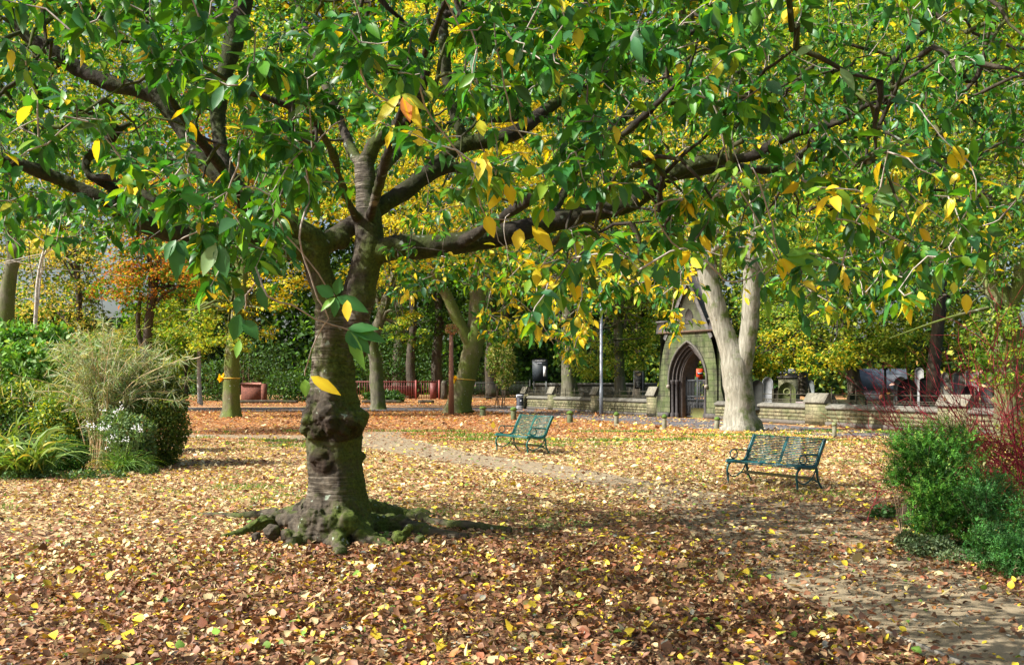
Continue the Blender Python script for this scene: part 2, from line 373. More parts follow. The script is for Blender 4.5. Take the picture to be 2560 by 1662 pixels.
SOIL = lambda P: vnoise(P * np.array([1, 1, 0]), .9)
GRASSM = lambda P: (vnoise(P * np.array([1, 1.6, 0]) + 31, .55) + .5 * vnoise(P * 1.0, 2.2) > .68) & (P[:, 1] > 7)
def litter(name, d0, d1, dens, size, fine, label, zj):
    area = (d1 * d1 - d0 * d0) / 2 * 1.05 + 2.4 * (d1 - d0); n = int(area * dens)
    d = np.sqrt(rng.uniform(d0 * d0, d1 * d1, n)); x = (rng.uniform(-.5, .5, n) * 1.05) * d + rng.uniform(-1.2, 1.2, n)
    P = np.stack([x, d, np.zeros(n)], 1)
    px, py = to_px(P + np.stack([vnoise(P, 1.3), vnoise(P + 50, 1.1), 0 * d], 1) * np.array([.16, .22, 0]) + rng.normal(size=P.shape) * np.array([.08, .10, 0])); on = inpoly(px, py, PATH)
    soil = SOIL(P)
    cover = np.clip((d - 24) / 10, 0, 1)
    bare = (np.abs(P[:, 0] - 4.5) < 4) & (d < 11.5)
    pathp = np.where(d > 21, .14, np.interp(d + 1.1 * vnoise(P, .6), [9.5, 12.0, 20, 21], [.17, .48, .5, .22]))
    keep = rng.random(n) < np.where(on, pathp, np.where(soil > 1.05, .22, 1.0))
    keep &= ~(GRASSM(P) & (rng.random(n) < .5))
    # roads, walls
    onroad = (d > 79) & (d < 98.4) & (x < 2) | ((x - 4.0) * .80 + (d - 62) * .30 > 0) & (d < 99) & (x > -1)
    keep &= ~((d > 80) & (d < 98.4) & (x < 2) & (rng.random(n) < np.where(d > 86, .97, .8)))
    lane = ((x - np.interp(d, [10, 33, 47.5, 62, 76, 82], [34, 16.5, 8.8, 4.0, -1, -2.5])) > 0) & (d < 82)
    wallx = np.interp(d, [40, 61.5, 66.6, 91], [19.6, 12.4, 9.55, 1.15]); 
    frac = vnoise(P, .5)
    keep &= ~(lane & ((x > wallx - .3) | (rng.random(n) < np.where(frac > -.1, .5, .93))))
    keep &= ~((d > 64) & (d < 92) & (x > wallx - .4) & (x > 0))
    P = P[keep]; n = len(P)
    onp = on[keep]
    D = rdir(n); D[:, 2] = D[:, 2] * .35; Nn = np.tile([0, 0, 1.], (n, 1)) + rng.normal(size=(n, 3)) * (.38 if fine else .36 if d0 < 20 else .26 if d0 < 40 else .16)
    D[:, 2] *= 1 if fine else .5
    P[:, 2] = rng.uniform(.012, zj, n)
    P[:, 2] += np.interp(P[:, 1], [97, 100, 112, 130], [0, .12, .55, .9])
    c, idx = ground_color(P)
    s = size * np.clip(np.exp(rng.normal(size=n) * .36), .4, 2.3) * np.where(np.isin(idx, [3, 4]), 1.12, .90)
    wd = rng.uniform(.38, .95, n)
    g = Geo(); leaf_batch(g, P - D * 0, D, Nn, s, wd, c, rng.uniform(-.4, .6, n) * (1 if fine else .4), rng.uniform(-.3, .9, n) * (1 if fine else .4), fine, 1.1)
    return tag(g.build(name, M['litter'], None, False), label, 'fallen leaves', None, 'stuff')
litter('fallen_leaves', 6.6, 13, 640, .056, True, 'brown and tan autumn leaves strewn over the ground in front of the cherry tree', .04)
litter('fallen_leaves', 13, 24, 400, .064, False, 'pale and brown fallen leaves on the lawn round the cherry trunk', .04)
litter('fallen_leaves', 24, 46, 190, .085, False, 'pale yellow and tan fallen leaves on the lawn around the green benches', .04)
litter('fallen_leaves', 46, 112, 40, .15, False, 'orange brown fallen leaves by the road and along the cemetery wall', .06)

# grass tufts coming through
def grass():
    n = 260000; d = np.sqrt(rng.uniform(7 ** 2, 45 ** 2, n)); x = rng.uniform(-.52, .52, n) * d
    P = np.stack([x, d, np.zeros(n)], 1); px, py = to_px(P)
    k = (vnoise(P * np.array([1, 1.6, 0]) + 31, .55) + .5 * vnoise(P * 1.0, 2.2) > .68) & ~inpoly(px, py, PATH) & (rng.random(n) < .75)
    P = P[k]; n = len(P); D = rng.normal(size=(n, 3)) * .55; D[:, 2] = 1
    c = pick([(.12, .24, .03), (.18, .32, .05), (.09, .18, .02), (.27, .36, .08)], n, [4, 4, 3, 1])
    s = np.interp(P[:, 1], [7, 45], [.06, .13]) * rng.uniform(.6, 1.3, n)
    g = Geo(); leaf_batch(g, P, D, rdir(n), s, np.interp(P[:, 1], [7, 45], [.14, .3]), c, .3, 0, False, 1)
    tag(g.build('grass', M['shrub']), 'short green grass showing in patches through the leaf litter', 'grass', None, 'stuff')
grass()

# ================================================================== THE CHERRY TREE
D0 = GD(1346)
cherry = thing('cherry_tree', (W(838, 1350, D0).x, D0, 0), 'big gnarled spreading cherry tree with burls on its trunk and green and yellow leaves', 'tree')
cl = Vector(cherry.location)
def remesh_trunk(tubes, balls, name, mat, parent, voxel, amp):
    g = Geo()
    for pts, rad in tubes: g.tube(pts, rad, 20)
    for c, r in balls: g.ball(c, r, sides=16, rings=10)
    o = g.build(name + '_tmp', mat)
    md = o.modifiers.new('r', 'REMESH'); md.mode = 'VOXEL'; md.voxel_size = voxel
    sm = o.modifiers.new('s', 'SMOOTH'); sm.factor = .5; sm.iterations = 6
    dg = bpy.context.evaluated_depsgraph_get(); ev = o.evaluated_get(dg); me = bpy.data.meshes.new_from_object(ev)
    bpy.data.objects.remove(o, do_unlink=True)
    nv = len(me.vertices); co = np.empty(nv * 3, np.float32); me.vertices.foreach_get('co', co); co = co.reshape(-1, 3)
    no = np.empty(nv * 3, np.float32); me.vertex_normals.foreach_get('vector', no); no = no.reshape(-1, 3)
    dsp = amp(co)
    co = co + no * dsp[:, None] - np.array(parent.location, np.float32); me.vertices.foreach_set('co', co.astype(np.float32).ravel())
    me.polygons.foreach_set('use_smooth', np.ones(len(me.polygons), bool))
    for a in list(me.color_attributes): me.color_attributes.remove(a)
    at = me.color_attributes.new("Col", 'FLOAT_COLOR', 'POINT')
    return me, co, at
def spl(pts, step=.12):
    """catmull-rom through (Vector, radius)"""
    out = []; n = len(pts)
    P = [np.array([*p[0], p[1]]) for p in pts]
    for i in range(n - 1):
        p0 = P[max(0, i - 1)]; p1 = P[i]; p2 = P[i + 1]; p3 = P[min(n - 1, i + 2)]
        k = max(2, int(np.linalg.norm(p2[:3] - p1[:3]) / step))
        for j in range(k):
            t = j / k; out.append(.5 * ((2 * p1) + (-p0 + p2) * t + (2 * p0 - 5 * p1 + 4 * p2 - p3) * t * t + (-p0 + 3 * p1 - 3 * p2 + p3) * t ** 3))
    out.append(P[-1]); out = np.array(out); return out[:, :3], np.maximum(out[:, 3], .004)
def pxl(lst):  # (px,py,rpx,d)
    return spl([(W(x, y, d), r * d / F) for x, y, r, d in lst])
d = D0
tubes = [pxl([(835, 1362, 112, d), (838, 1310, 92, d), (840, 1255, 78, d), (838, 1180, 68, d), (836, 1120, 66, d), (836, 1060, 70, d), (834, 1000, 64, d), (834, 950, 56, d), (836, 880, 50, d), (842, 820, 50, d), (847, 775, 50, d), (850, 758, 44, d)]),
         pxl([(836, 820, 42, d), (824, 750, 37, d), (799, 690, 34, d - .05), (790, 640, 34, d - .1), (792, 605, 32, d - .15)]),
         pxl([(866, 840, 40, d), (887, 775, 42, d - .05), (903, 710, 40, d), (918, 650, 38, d), (924, 600, 35, d), (922, 550, 34, d + .05), (915, 480, 27, d + .1), (911, 410, 24, d + .15)])]
# limbs: (px, py, radius px, depth)
LIMBS = [
    [(800, 630, 30, d - .1), (740, 625, 26, d - .25), (640, 605, 23, d - .5), (540, 592, 22, d - .8), (440, 585, 24, d - 1.0), (335, 550, 24, d - 1.2), (250, 498, 21, d - 1.4), (160, 452, 18, d - 1.5), (60, 415, 16, d - 1.7), (-60, 390, 14, d - 1.9), (-260, 350, 11, d - 2.2), (-520, 330, 6, d - 2.4)],
    [(310, 520, 17, d - 1.25), (280, 470, 14, d - 1.3), (225, 440, 12, d - 1.4), (215, 400, 12, d - 1.4), (255, 365, 12, d - 1.4), (285, 335, 10, d - 1.5), (275, 300, 8, d - 1.6), (190, 270, 6, d - 1.8)],
    [(285, 335, 7, d - 1.5), (310, 315, 6, d - 1.5), (345, 295, 4, d - 1.5), (420, 230, 3, d - 1.4)],
    [(225, 440, 9, d - 1.4), (290, 450, 9, d - 1.5), (350, 480, 9, d - 1.6), (400, 510, 7, d - 1.7)],
    [(805, 620, 30, d - .1), (770, 585, 27, d - .2), (690, 540, 24, d - .3), (600, 480, 22, d - .2), (510, 400, 21, d), (440, 300, 20, d + .2), (380, 235, 20, d + .3), (280, 210, 20, d + .3), (200, 175, 19, d + .3), (130, 125, 17, d + .2), (60, 85, 14, d + .2), (20, 20, 12, d + .2), (-40, -90, 9, d + .1)],
    [(600, 480, 18, d - .2), (560, 400, 18, d), (545, 300, 18, d + .3), (560, 200, 20, d + .4), (585, 100, 24, d + .5), (610, 0, 22, d + .6), (640, -150, 16, d + .8), (660, -330, 9, d + 1)],
    [(660, 560, 14, d - .25), (610, 520, 13, d - .8), (560, 430, 12, d - 1.5), (500, 350, 10, d - 2.2), (430, 250, 8, d - 2.8), (380, 120, 6, d - 3.2)],
    [(800, 620, 28, d - .1), (830, 600, 26, d), (870, 570, 24, d + .15), (905, 545, 22, d + .3), (960, 512, 21, d + .4), (1020, 472, 21, d + .5), (1075, 432, 20, d + .6), (1130, 418, 14, d + .7), (1220, 440, 9, d + .9), (1290, 470, 6, d + 1.0)],
    [(1060, 440, 15, d + .6), (1110, 395, 17, d + .7), (1170, 360, 19, d + .8), (1240, 350, 19, d + .8), (1300, 325, 18, d + .9), (1345, 290, 16, d + 1.0), (1420, 240, 13, d + 1.2), (1540, 180, 11, d + 1.3), (1640, 140, 9, d + 1.4), (1760, 60, 7, d + 1.5), (1850, 0, 5, d + 1.6)],
    [(1165, 362, 15, d + .8), (1145, 310, 14, d + .9), (1120, 220, 14, d + 1.0), (1112, 130, 14, d + 1.1), (1108, 45, 13, d + 1.2), (1120, -80, 10, d + 1.3), (1150, -240, 6, d + 1.4)],
    [(1108, 40, 9, d + 1.2), (1150, 22, 8, d + 1.0), (1200, -5, 7, d + .8), (1290, -60, 5, d + .6)],
    [(911, 420, 22, d + .15), (935, 360, 20, d + .1), (985, 318, 17, d), (1030, 290, 14, d - .2), (1060, 200, 11, d - .4), (1080, 110, 9, d - .6), (1100, 40, 8, d - .8)],
    [(912, 420, 16, d + .15), (880, 380, 14, d + .5), (850, 300, 12, d + .9), (800, 180, 10, d + 1.5), (760, 60, 8, d + 2.1), (720, -60, 6, d + 2.6)],
    [(930, 640, 30, d), (985, 618, 30, d - .05), (1060, 618, 30, d - .1), (1150, 608, 28, d - .1), (1240, 590, 27, d), (1330, 570, 26, d + .1), (1400, 550, 25, d + .2), (1480, 532, 23, d + .2), (1560, 512, 22, d + .2), (1620, 478, 21, d + .1), (1670, 440, 21, d), (1740, 408, 18, d - .1), (1800, 400, 15, d - .2), (1880, 392, 14, d - .3), (1950, 350, 12, d - .5), (2010, 325, 11, d - .6), (2100, 305, 10, d - .8), (2170, 262, 8, d - 1), (2260, 250, 6, d - 1.2)],
    [(1670, 445, 14, d), (1740, 428, 14, d + .2), (1830, 418, 13, d + .4), (1910, 425, 12, d + .5), (1965, 415, 10, d + .7), (2050, 360, 8, d + 1), (2200, 330, 6, d + 1.4)],
    [(1360, 560, 16, d + .15), (1400, 500, 13, d + .6), (1440, 420, 12, d + 1), (1500, 350, 10, d + 1.5), (1600, 270, 9, d + 2), (1720, 250, 7, d + 2.5), (1850, 180, 5, d + 3)],
    [(1150, 610, 16, d - .1), (1230, 560, 13, d - .9), (1350, 480, 12, d - 1.8), (1480, 400, 10, d - 2.6), (1600, 300, 9, d - 3.3), (1720, 180, 7, d - 3.9)],
    [(2010, 325, 8, d - .6), (2130, 280, 7, d - .1), (2200, 190, 7, d + .4), (2330, 60, 7, d + .9), (2420, -20, 6, d + 1.2)],
    [(900, 560, 12, d + .3), (860, 480, 10, d - 1.2), (830, 380, 9, d - 2.4), (760, 260, 7, d - 3.6), (700, 120, 6, d - 4.6)],
    [(920, 560, 14, d + .1), (960, 420, 12, d - 1.4), (1010, 260, 10, d - 2.9), (1080, 90, 8, d - 4.2), (1160, -120, 6, d - 5.4)],
    [(915, 480, 14, d + .1), (960, 420, 12, d + 1.6), (1060, 330, 11, d + 3.2), (1220, 300, 9, d + 4.8), (1450, 300, 7, d + 6)],
    [(560, 420, 10, d), (470, 390, 9, d + 1.4), (380, 390, 8, d + 2.8), (260, 380, 6, d + 4)],
]
limbs = [pxl(l) for l in LIMBS]
for p, r in limbs:
    tubes.append((p, r))
def root(lst):
    return spl([(G(x, y) + Vector((0, 0, r * GD(y) / F * zf)), r * GD(y) / F) for x, y, r, zf in lst])
roots = [root([(800, 1335, 46, .7), (745, 1324, 28, .7), (690, 1318, 22, .6), (640, 1328, 20, .4), (600, 1338, 13, .4), (555, 1345, 8, .4)]),
         root([(790, 1318, 44, .9), (725, 1304, 22, .8), (660, 1296, 16, .5), (600, 1297, 9, .8), (540, 1292, 7, .8), (495, 1288, 6, .8)]),
         root([(870, 1340, 46, .7), (940, 1330, 28, .7), (1000, 1330, 26, .6), (1060, 1336, 21, .4), (1110, 1342, 14, .4), (1170, 1346, 9, .4)]),
         root([(890, 1318, 40, .9), (960, 1306, 24, .8), (1020, 1300, 15, .6), (1090, 1312, 13, .4), (1150, 1322, 12, .8), (1280, 1330, 8, .7)]),
         root([(930, 1300, 24, .7), (990, 1290, 13, .5), (1050, 1287, 10, .4), (1110, 1296, 6, .1)]),
         root([(835, 1350, 60, .5), (842, 1368, 24, .3), (855, 1390, 14, .0)]),
         root([(780, 1350, 46, .6), (750, 1362, 24, .3), (715, 1372, 12, .0)]), root([(890, 1350, 46, .6), (930, 1362, 22, .3), (980, 1366, 12, .0)])]
balls = []
def bl(px, py, r, dd): balls.append((W(px, py, d + dd), r * d / F))
for b in [(775, 1062, 24, -.25), (790, 1085, 22, -.3), (835, 1052, 34, -.28), (872, 1052, 30, -.25), (893, 1040, 22, -.15), (812, 1035, 30, -.28), (858, 1078, 24, -.3), (790, 1035, 24, -.15), (885, 1070, 20, -.2),
          (800, 1140, 26, -.28), (812, 1165, 22, -.30), (795, 1120, 20, -.24), (905, 1140, 10, 0), (905, 1045, 14, .1), (902, 850, 30, -.05), (912, 820, 22, -.05), (905, 880, 16, 0),
          (790, 1300, 34, -.42), (820, 1320, 38, -.46), (870, 1310, 34, -.42), (775, 1330, 34, -.38), (845, 1280, 26, -.36), (900, 1335, 30, -.4), (935, 1345, 20, -.4), (1000, 1338, 16, -.5), (1050, 1345, 14, -.5), (1020, 1322, 14, -.4),
          (680, 1330, 20, -.4), (640, 1345, 14, -.45), (720, 1345, 20, -.45), (385, 520, 8, -1.6), (850, 600, 26, 0)]: bl(*b)
for i in range(14):   # knobbly root crown
    a = rng.uniform(-math.pi, 0); rr = rng.uniform(.40, .56); balls.append((Vector((cl.x + rr * math.cos(a), cl.y + rr * math.sin(a) * .9, rng.uniform(.0, .2))), rng.uniform(.04, .10)))
tubes += roots
def amp(co):
    out = np.zeros(len(co)); z0 = W(0, 1095, d).z; z1 = W(0, 1000, d).z
    for i, c in enumerate(co):
        v = Vector(c.tolist()); z = c[2]
        near = abs(c[0] - cl.x) < 1.2
        k = .012
        if near and z < .5: k = .038
        elif near and z0 < z < z1: k = .045
        elif near and z < 3.2: k = .016
        n = mnoise.fractal(v * 7, 1.0, 2.0, 4) * k + mnoise.noise(v * 2.2) * .02
        if near and (z < .55 or z0 < z < z1): n += (.5 - abs(mnoise.noise(v * 9))) * k * .9 - k * .2
        if near and .12 < z < 3: # vertical flutes and fine horizontal ridges
            a = math.atan2(c[1] - cl.y, c[0] - cl.x); n += .020 * math.sin(a * 5 + z * 1.1 + 1) + .010 * mnoise.noise(Vector((c[0] * 3, c[1] * 3, z * 40))) - .03 * max(0, .22 - abs(mnoise.noise(Vector((a * 2.6, 3, z * 1.3)))))
        out[i] = n
    return out
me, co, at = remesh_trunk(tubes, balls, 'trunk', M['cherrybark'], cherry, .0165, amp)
# bark tint: dark gummy burls, bare brown root crown, shade painted onto the limbs
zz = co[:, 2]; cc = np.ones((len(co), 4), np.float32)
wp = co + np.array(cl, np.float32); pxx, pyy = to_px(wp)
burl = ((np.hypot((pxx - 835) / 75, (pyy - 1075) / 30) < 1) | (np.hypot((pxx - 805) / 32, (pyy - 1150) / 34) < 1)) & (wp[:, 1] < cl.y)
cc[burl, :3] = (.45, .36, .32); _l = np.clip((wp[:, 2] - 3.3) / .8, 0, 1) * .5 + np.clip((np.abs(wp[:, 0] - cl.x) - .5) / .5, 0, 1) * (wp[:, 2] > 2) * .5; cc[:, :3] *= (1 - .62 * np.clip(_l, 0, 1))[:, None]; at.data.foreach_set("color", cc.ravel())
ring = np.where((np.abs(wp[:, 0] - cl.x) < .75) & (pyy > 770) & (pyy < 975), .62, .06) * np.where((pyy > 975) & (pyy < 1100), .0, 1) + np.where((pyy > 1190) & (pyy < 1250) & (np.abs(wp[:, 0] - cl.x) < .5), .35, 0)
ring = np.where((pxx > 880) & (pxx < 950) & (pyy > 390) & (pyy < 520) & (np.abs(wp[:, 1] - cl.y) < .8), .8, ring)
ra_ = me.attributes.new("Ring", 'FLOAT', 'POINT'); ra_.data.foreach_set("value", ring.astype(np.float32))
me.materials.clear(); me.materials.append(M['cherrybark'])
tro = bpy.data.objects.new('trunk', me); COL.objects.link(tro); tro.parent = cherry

# ---- branches, twigs and leaves
NP = np.zeros((90000, 3)); NPn = 0; NR = np.zeros(90000)
for p, r in limbs:
    NP[NPn:NPn + len(p)] = p; NR[NPn:NPn + len(p)] = r; NPn += len(p)
NP = NP.copy()
YL = np.array([(-600, 560), (-100, 560), (0, 640), (150, 650), (260, 600), (330, 600), (420, 640), (520, 640), (650, 640), (700, 600), (760, 560), (950, 560), (1060, 620), (1180, 650), (1260, 760), (1320, 850), (1420, 870), (1500, 800), (1640, 800), (1740, 760), (1800, 650), (1900, 660), (1980, 770), (2100, 740), (2200, 730), (2350, 800), (2450, 780), (2560, 700), (3200, 700)], float)
def ylow(px): return np.interp(px, YL[:, 0], YL[:, 1])
LX, LY = to_px(base_pts := NP[:NPn]); LRR = np.maximum(NR[:NPn] * F / base_pts[:, 1], 1) + 14; _k = (NR[:NPn] * F / base_pts[:, 1] > 11); LX, LY, LRR = LX[_k], LY[_k], LRR[_k]
def samp(n, lo, hi, margin, soft=160):
    out = []
    while sum(map(len, out)) < n:
        k = n * 3; px = rng.uniform(-520, 3000, k); py = rng.uniform(-330, 900, k)
        dd = lo + (hi - lo) * rng.beta(1.25, 1.25, k)
        P = np.stack([(px - CX) * dd / F, dd, H + (HY - py) * dd / F], 1)
        r = np.hypot((P[:, 0] + .4) / 10.5, (dd - 13.0) / 9.2)
        gap = ylow(px) - margin - py
        # farther leaves cannot hang low over the lawn in front of the trunk
        ok = (r < 1) & (P[:, 2] < 4.2 + 5.2 * np.sqrt(np.clip(1 - r * r, 0, 1))) & (P[:, 2] > 1.95)
        ok &= rng.random(k) < np.clip(gap / soft, 0, 1)
        ok &= (gap > 0)
        ok &= ~((px > 640) & (px < 1240) & (py > 640) & (dd > 3))
        ok &= ~((px > 0) & (px < 480) & (py > 440) & (rng.random(k) < .55))        # open corner below the left limb
        ln = np.min(np.hypot(px[:, None] - LX[None], py[:, None] - LY[None]) / LRR[None], 1)
        ok &= ~((ln < 1) & (dd < 15) & (rng.random(k) < .9))
        ok &= (vnoise(P, .8) + .55 * vnoise(P, 2.0) > -.55 + .5 * rng.random(k))
        out.append(P[ok])
    return np.concatenate(out)[:n]
gb = Geo(); gt = Geo(); gl = Geo()
def attach(tgt, r0, r1, up, gn, g, sides, col, seg=.14, maxr=1e9, mono=True):
    global NPn
    A = NP[:NPn]; dd = np.linalg.norm(A - tgt, axis=1)
    pen = dd + np.where(NR[:NPn] < r1 * .8, .25, 0)
    i = int(np.argmin(pen)); a = A[i].copy(); L = dd[i]
    n = max(3, int(L / seg)); t = np.linspace(0, 1, n + 1)[:, None]
    side = rng.normal(size=3) * .14 * L; ctrl = a * .5 + tgt * .5 + side + np.array([0, 0, up * L])
    p = (1 - t) ** 2 * a + 2 * t * (1 - t) * ctrl + t * t * tgt
    p[1:-1] += rng.normal(size=(n - 1, 3)) * gn
    rr = r0 + (r1 - r0) * t[:, 0]
    g.tube(p, rr, sides, col, cap=False)
    m = n
    NP[NPn:NPn + m] = p[1:]; NR[NPn:NPn + m] = rr[1:]; NPn += m
    return p, L
base = NP[:NPn].copy()
att = samp(640, 6.0, 20, 60)
dm = np.array([np.min(np.linalg.norm(base - a, axis=1)) for a in att]); att = att[np.argsort(dm)]
for a in att:
    L = 1
    r0 = rng.uniform(.016, .032)
    attach(a, r0, .008, .10, .025, gb, 6, (.9, .9, .9) if rng.random() < .5 else (.6, .6, .6))
off = np.stack([rng.uniform(-11, 9, 90), rng.uniform(2.5, 8, 90), rng.uniform(4.2, 7.5, 90)], 1)     # unseen part of the crown above and behind the camera, added for its shade
for a in off: attach(a, .02, .008, .1, .03, gb, 5, (.6, .6, .6))
def fringe(n, x0, x1, y0, y1, d0, d1):
    px = rng.uniform(x0, x1, n); py = rng.uniform(y0, y1, n); dd = rng.uniform(d0, d1, n); return np.stack([(px - CX) * dd / F, dd, H + (HY - py) * dd / F], 1)
tips = np.concatenate([samp(900, 5.0, 9.0, 0, 240), samp(2000, 8.0, 14.5, 0, 150), samp(3000, 12.5, 21.5, 0, 150),
    fringe(90, 1180, 1480, 640, 850, 11, 15), fringe(20, 1385, 1450, 820, 900, 11, 14), fringe(26, 1480, 1800, 580, 740, 9, 14), fringe(9, 1650, 1740, 740, 850, 12, 14), fringe(70, 1850, 2350, 620, 790, 7, 14),
    fringe(50, 300, 720, 320, 620, 6, 9), fringe(24, 440, 720, 560, 720, 6, 8), fringe(40, 950, 1250, 610, 740, 10, 15), fringe(40, 0, 300, 480, 620, 7, 12)])
tips = tips[np.argsort(-tips[:, 1])]
GREEN = [(.035, .145, .018), (.05, .20, .045), (.09, .25, .02), (.18, .34, .025), (.055, .18, .075)]
YELL = [(.78, .60, .03), (.70, .50, .03), (.48, .50, .04), (.80, .66, .07)]
def cluster(tip, dirv, n, yel, size, lim=0):
    """leaves hanging round the end of a twig"""
    n = max(1, n); P = np.tile(tip, (n, 1)) + rng.normal(size=(n, 3)) * .02 - dirv * rng.uniform(0, .14, (n, 1))
    ang = rng.uniform(0, 2 * math.pi, n); el = rng.normal(-.55, .42, n)
    D = np.stack([np.cos(ang) * np.cos(el), np.sin(ang) * np.cos(el), np.sin(el)], 1) + dirv * .45
    D = _nrm(D); Nn = np.tile([0, 0, 1.], (n, 1)) + rng.normal(size=(n, 3)) * .4 + D * .2
    s = size * rng.uniform(.7, 1.2, n)
    pet = .022
    c = np.where((rng.random(n) < yel)[:, None], pick(YELL, n, [4, 2, 3, 3], .1), pick(GREEN, n, [4, 4, 3, 1.4 + lim, 2], .2))
    leaf_batch(gl, P + D * pet, D, Nn, s, rng.uniform(.40, .55, n), c, rng.uniform(-.05, .5, n), rng.uniform(.1, .6, n), True, 1.18)
CG = (.42, .37, .32); CD = (.14, .12, .10)
for tpt in tips:
    px = CX + tpt[0] * F / tpt[1]; py = HY - (tpt[2] - H) * F / tpt[1]
    col = CG if rng.random() < (.75 if tpt[1] < 9 else .3) else CD
    p, L = attach(tpt, .0055, .0024, .12, .012, gt, 4, col, .11)
    dv = _nrm(p[-1] - p[-2]); yel = .025
    if px > 950 and py > 330: yel = .10
    if 1150 < px < 1800 and py > 600: yel = .28
    if px > 1800 and py > 500: yel = .13
    if rng.random() < .09: yel = min(1, yel * 4.5)
    sz = .13 if tpt[1] < 9 else .112
    cluster(tpt, dv, rng.integers(4, 9), yel, sz, 5 if (py > 420 and px > 1000) else 0)
    for q in range(min(len(p) - 1, 5)):       # leaves along the twig
        if rng.random() < .55: cluster(p[-1 - q], dv, rng.integers(1, 4), yel, sz)
offt = np.stack([rng.uniform(-12, 9, 420), rng.uniform(2.0, 9, 420), rng.uniform(4.0, 7.8, 420)], 1); offt = offt[offt[:, 2] > H + 965 * offt[:, 1] / F + .15]
for tpt in offt:
    p, L = attach(tpt, .0065, .003, .1, .012, gt, 3, CD, .16); dv = _nrm(p[-1] - p[-2]); cluster(tpt, dv, 8, .05, .125)
    cluster(p[-2], dv, 5, .05, .125)
# twigs and leaves traced one by one
HT = [([(560, 520), (575, 600), (600, 650), (630, 700), (665, 742)], 6.6), ([(740, 590), (775, 660), (800, 740), (815, 790), (790, 840), (772, 900), (762, 938)], 6.0),
      ([(665, 742), (720, 760), (775, 795), (830, 815), (868, 820)], 6.0), ([(690, 520), (720, 590), (770, 650), (815, 720), (828, 735)], 6.2),
      ([(1080, 300), (1140, 380), (1190, 470), (1215, 540), (1290, 545)], 6.0), ([(1880, 420), (1930, 560), (1950, 610), (1960, 640)], 6.2), ([(1760, 640), (1820, 700), (1880, 690), (1945, 655)], 6.2),
      ([(1770, 230), (1815, 360), (1830, 420), (1880, 520), (1940, 620)], 6.0), ([(2000, 440), (2080, 480), (2140, 520), (2185, 495)], 6.2), ([(590, 420), (560, 500), (535, 590), (540, 610)], 6.0),
      ([(920, 230), (990, 260), (1005, 235)], 5.6), ([(1230, 60), (1250, 180), (1290, 300), (1330, 370)], 5.6), ([(460, 420), (480, 480), (500, 560), (440, 600)], 6.2), ([(640, 700), (630, 740), (610, 770)], 6.4),
      ([(1260, 560), (1270, 640), (1285, 740), (1240, 780)], 12.0), ([(1280, 740), (1340, 790), (1380, 850), (1405, 900)], 12.0), ([(2150, 560), (2230, 590), (2330, 650), (2430, 670)], 7.0), ([(1640, 520), (1680, 600), (1740, 650)], 6.4)]
for pts, dd in HT:
    L = [W(x, y, dd + .12 * k) for k, (x, y) in enumerate(pts)]; L = [q + Vector((rng.normal() * .012, 0, rng.normal() * .012)) for q in L]; A = NP[:NPn]; a0 = np.array(L[0]); a = A[int(np.argmin(np.linalg.norm(A - a0, axis=1)))]
    P_, R_ = spl([(Vector(a), .007), (L[0], .006)] + [(q, .0055 - .0028 * k / len(L)) for k, q in enumerate(L[1:])], .08)
    P_[1:-1] += rng.normal(size=(len(P_) - 2, 3)) * .004; gt.tube(P_, R_, 5, CG, cap=False)
gy, gg, go = (.80, .62, .03), (.05, .18, .045), (.85, .33, .08); lg = (.20, .42, .06); pg = (.22, .36, .14)
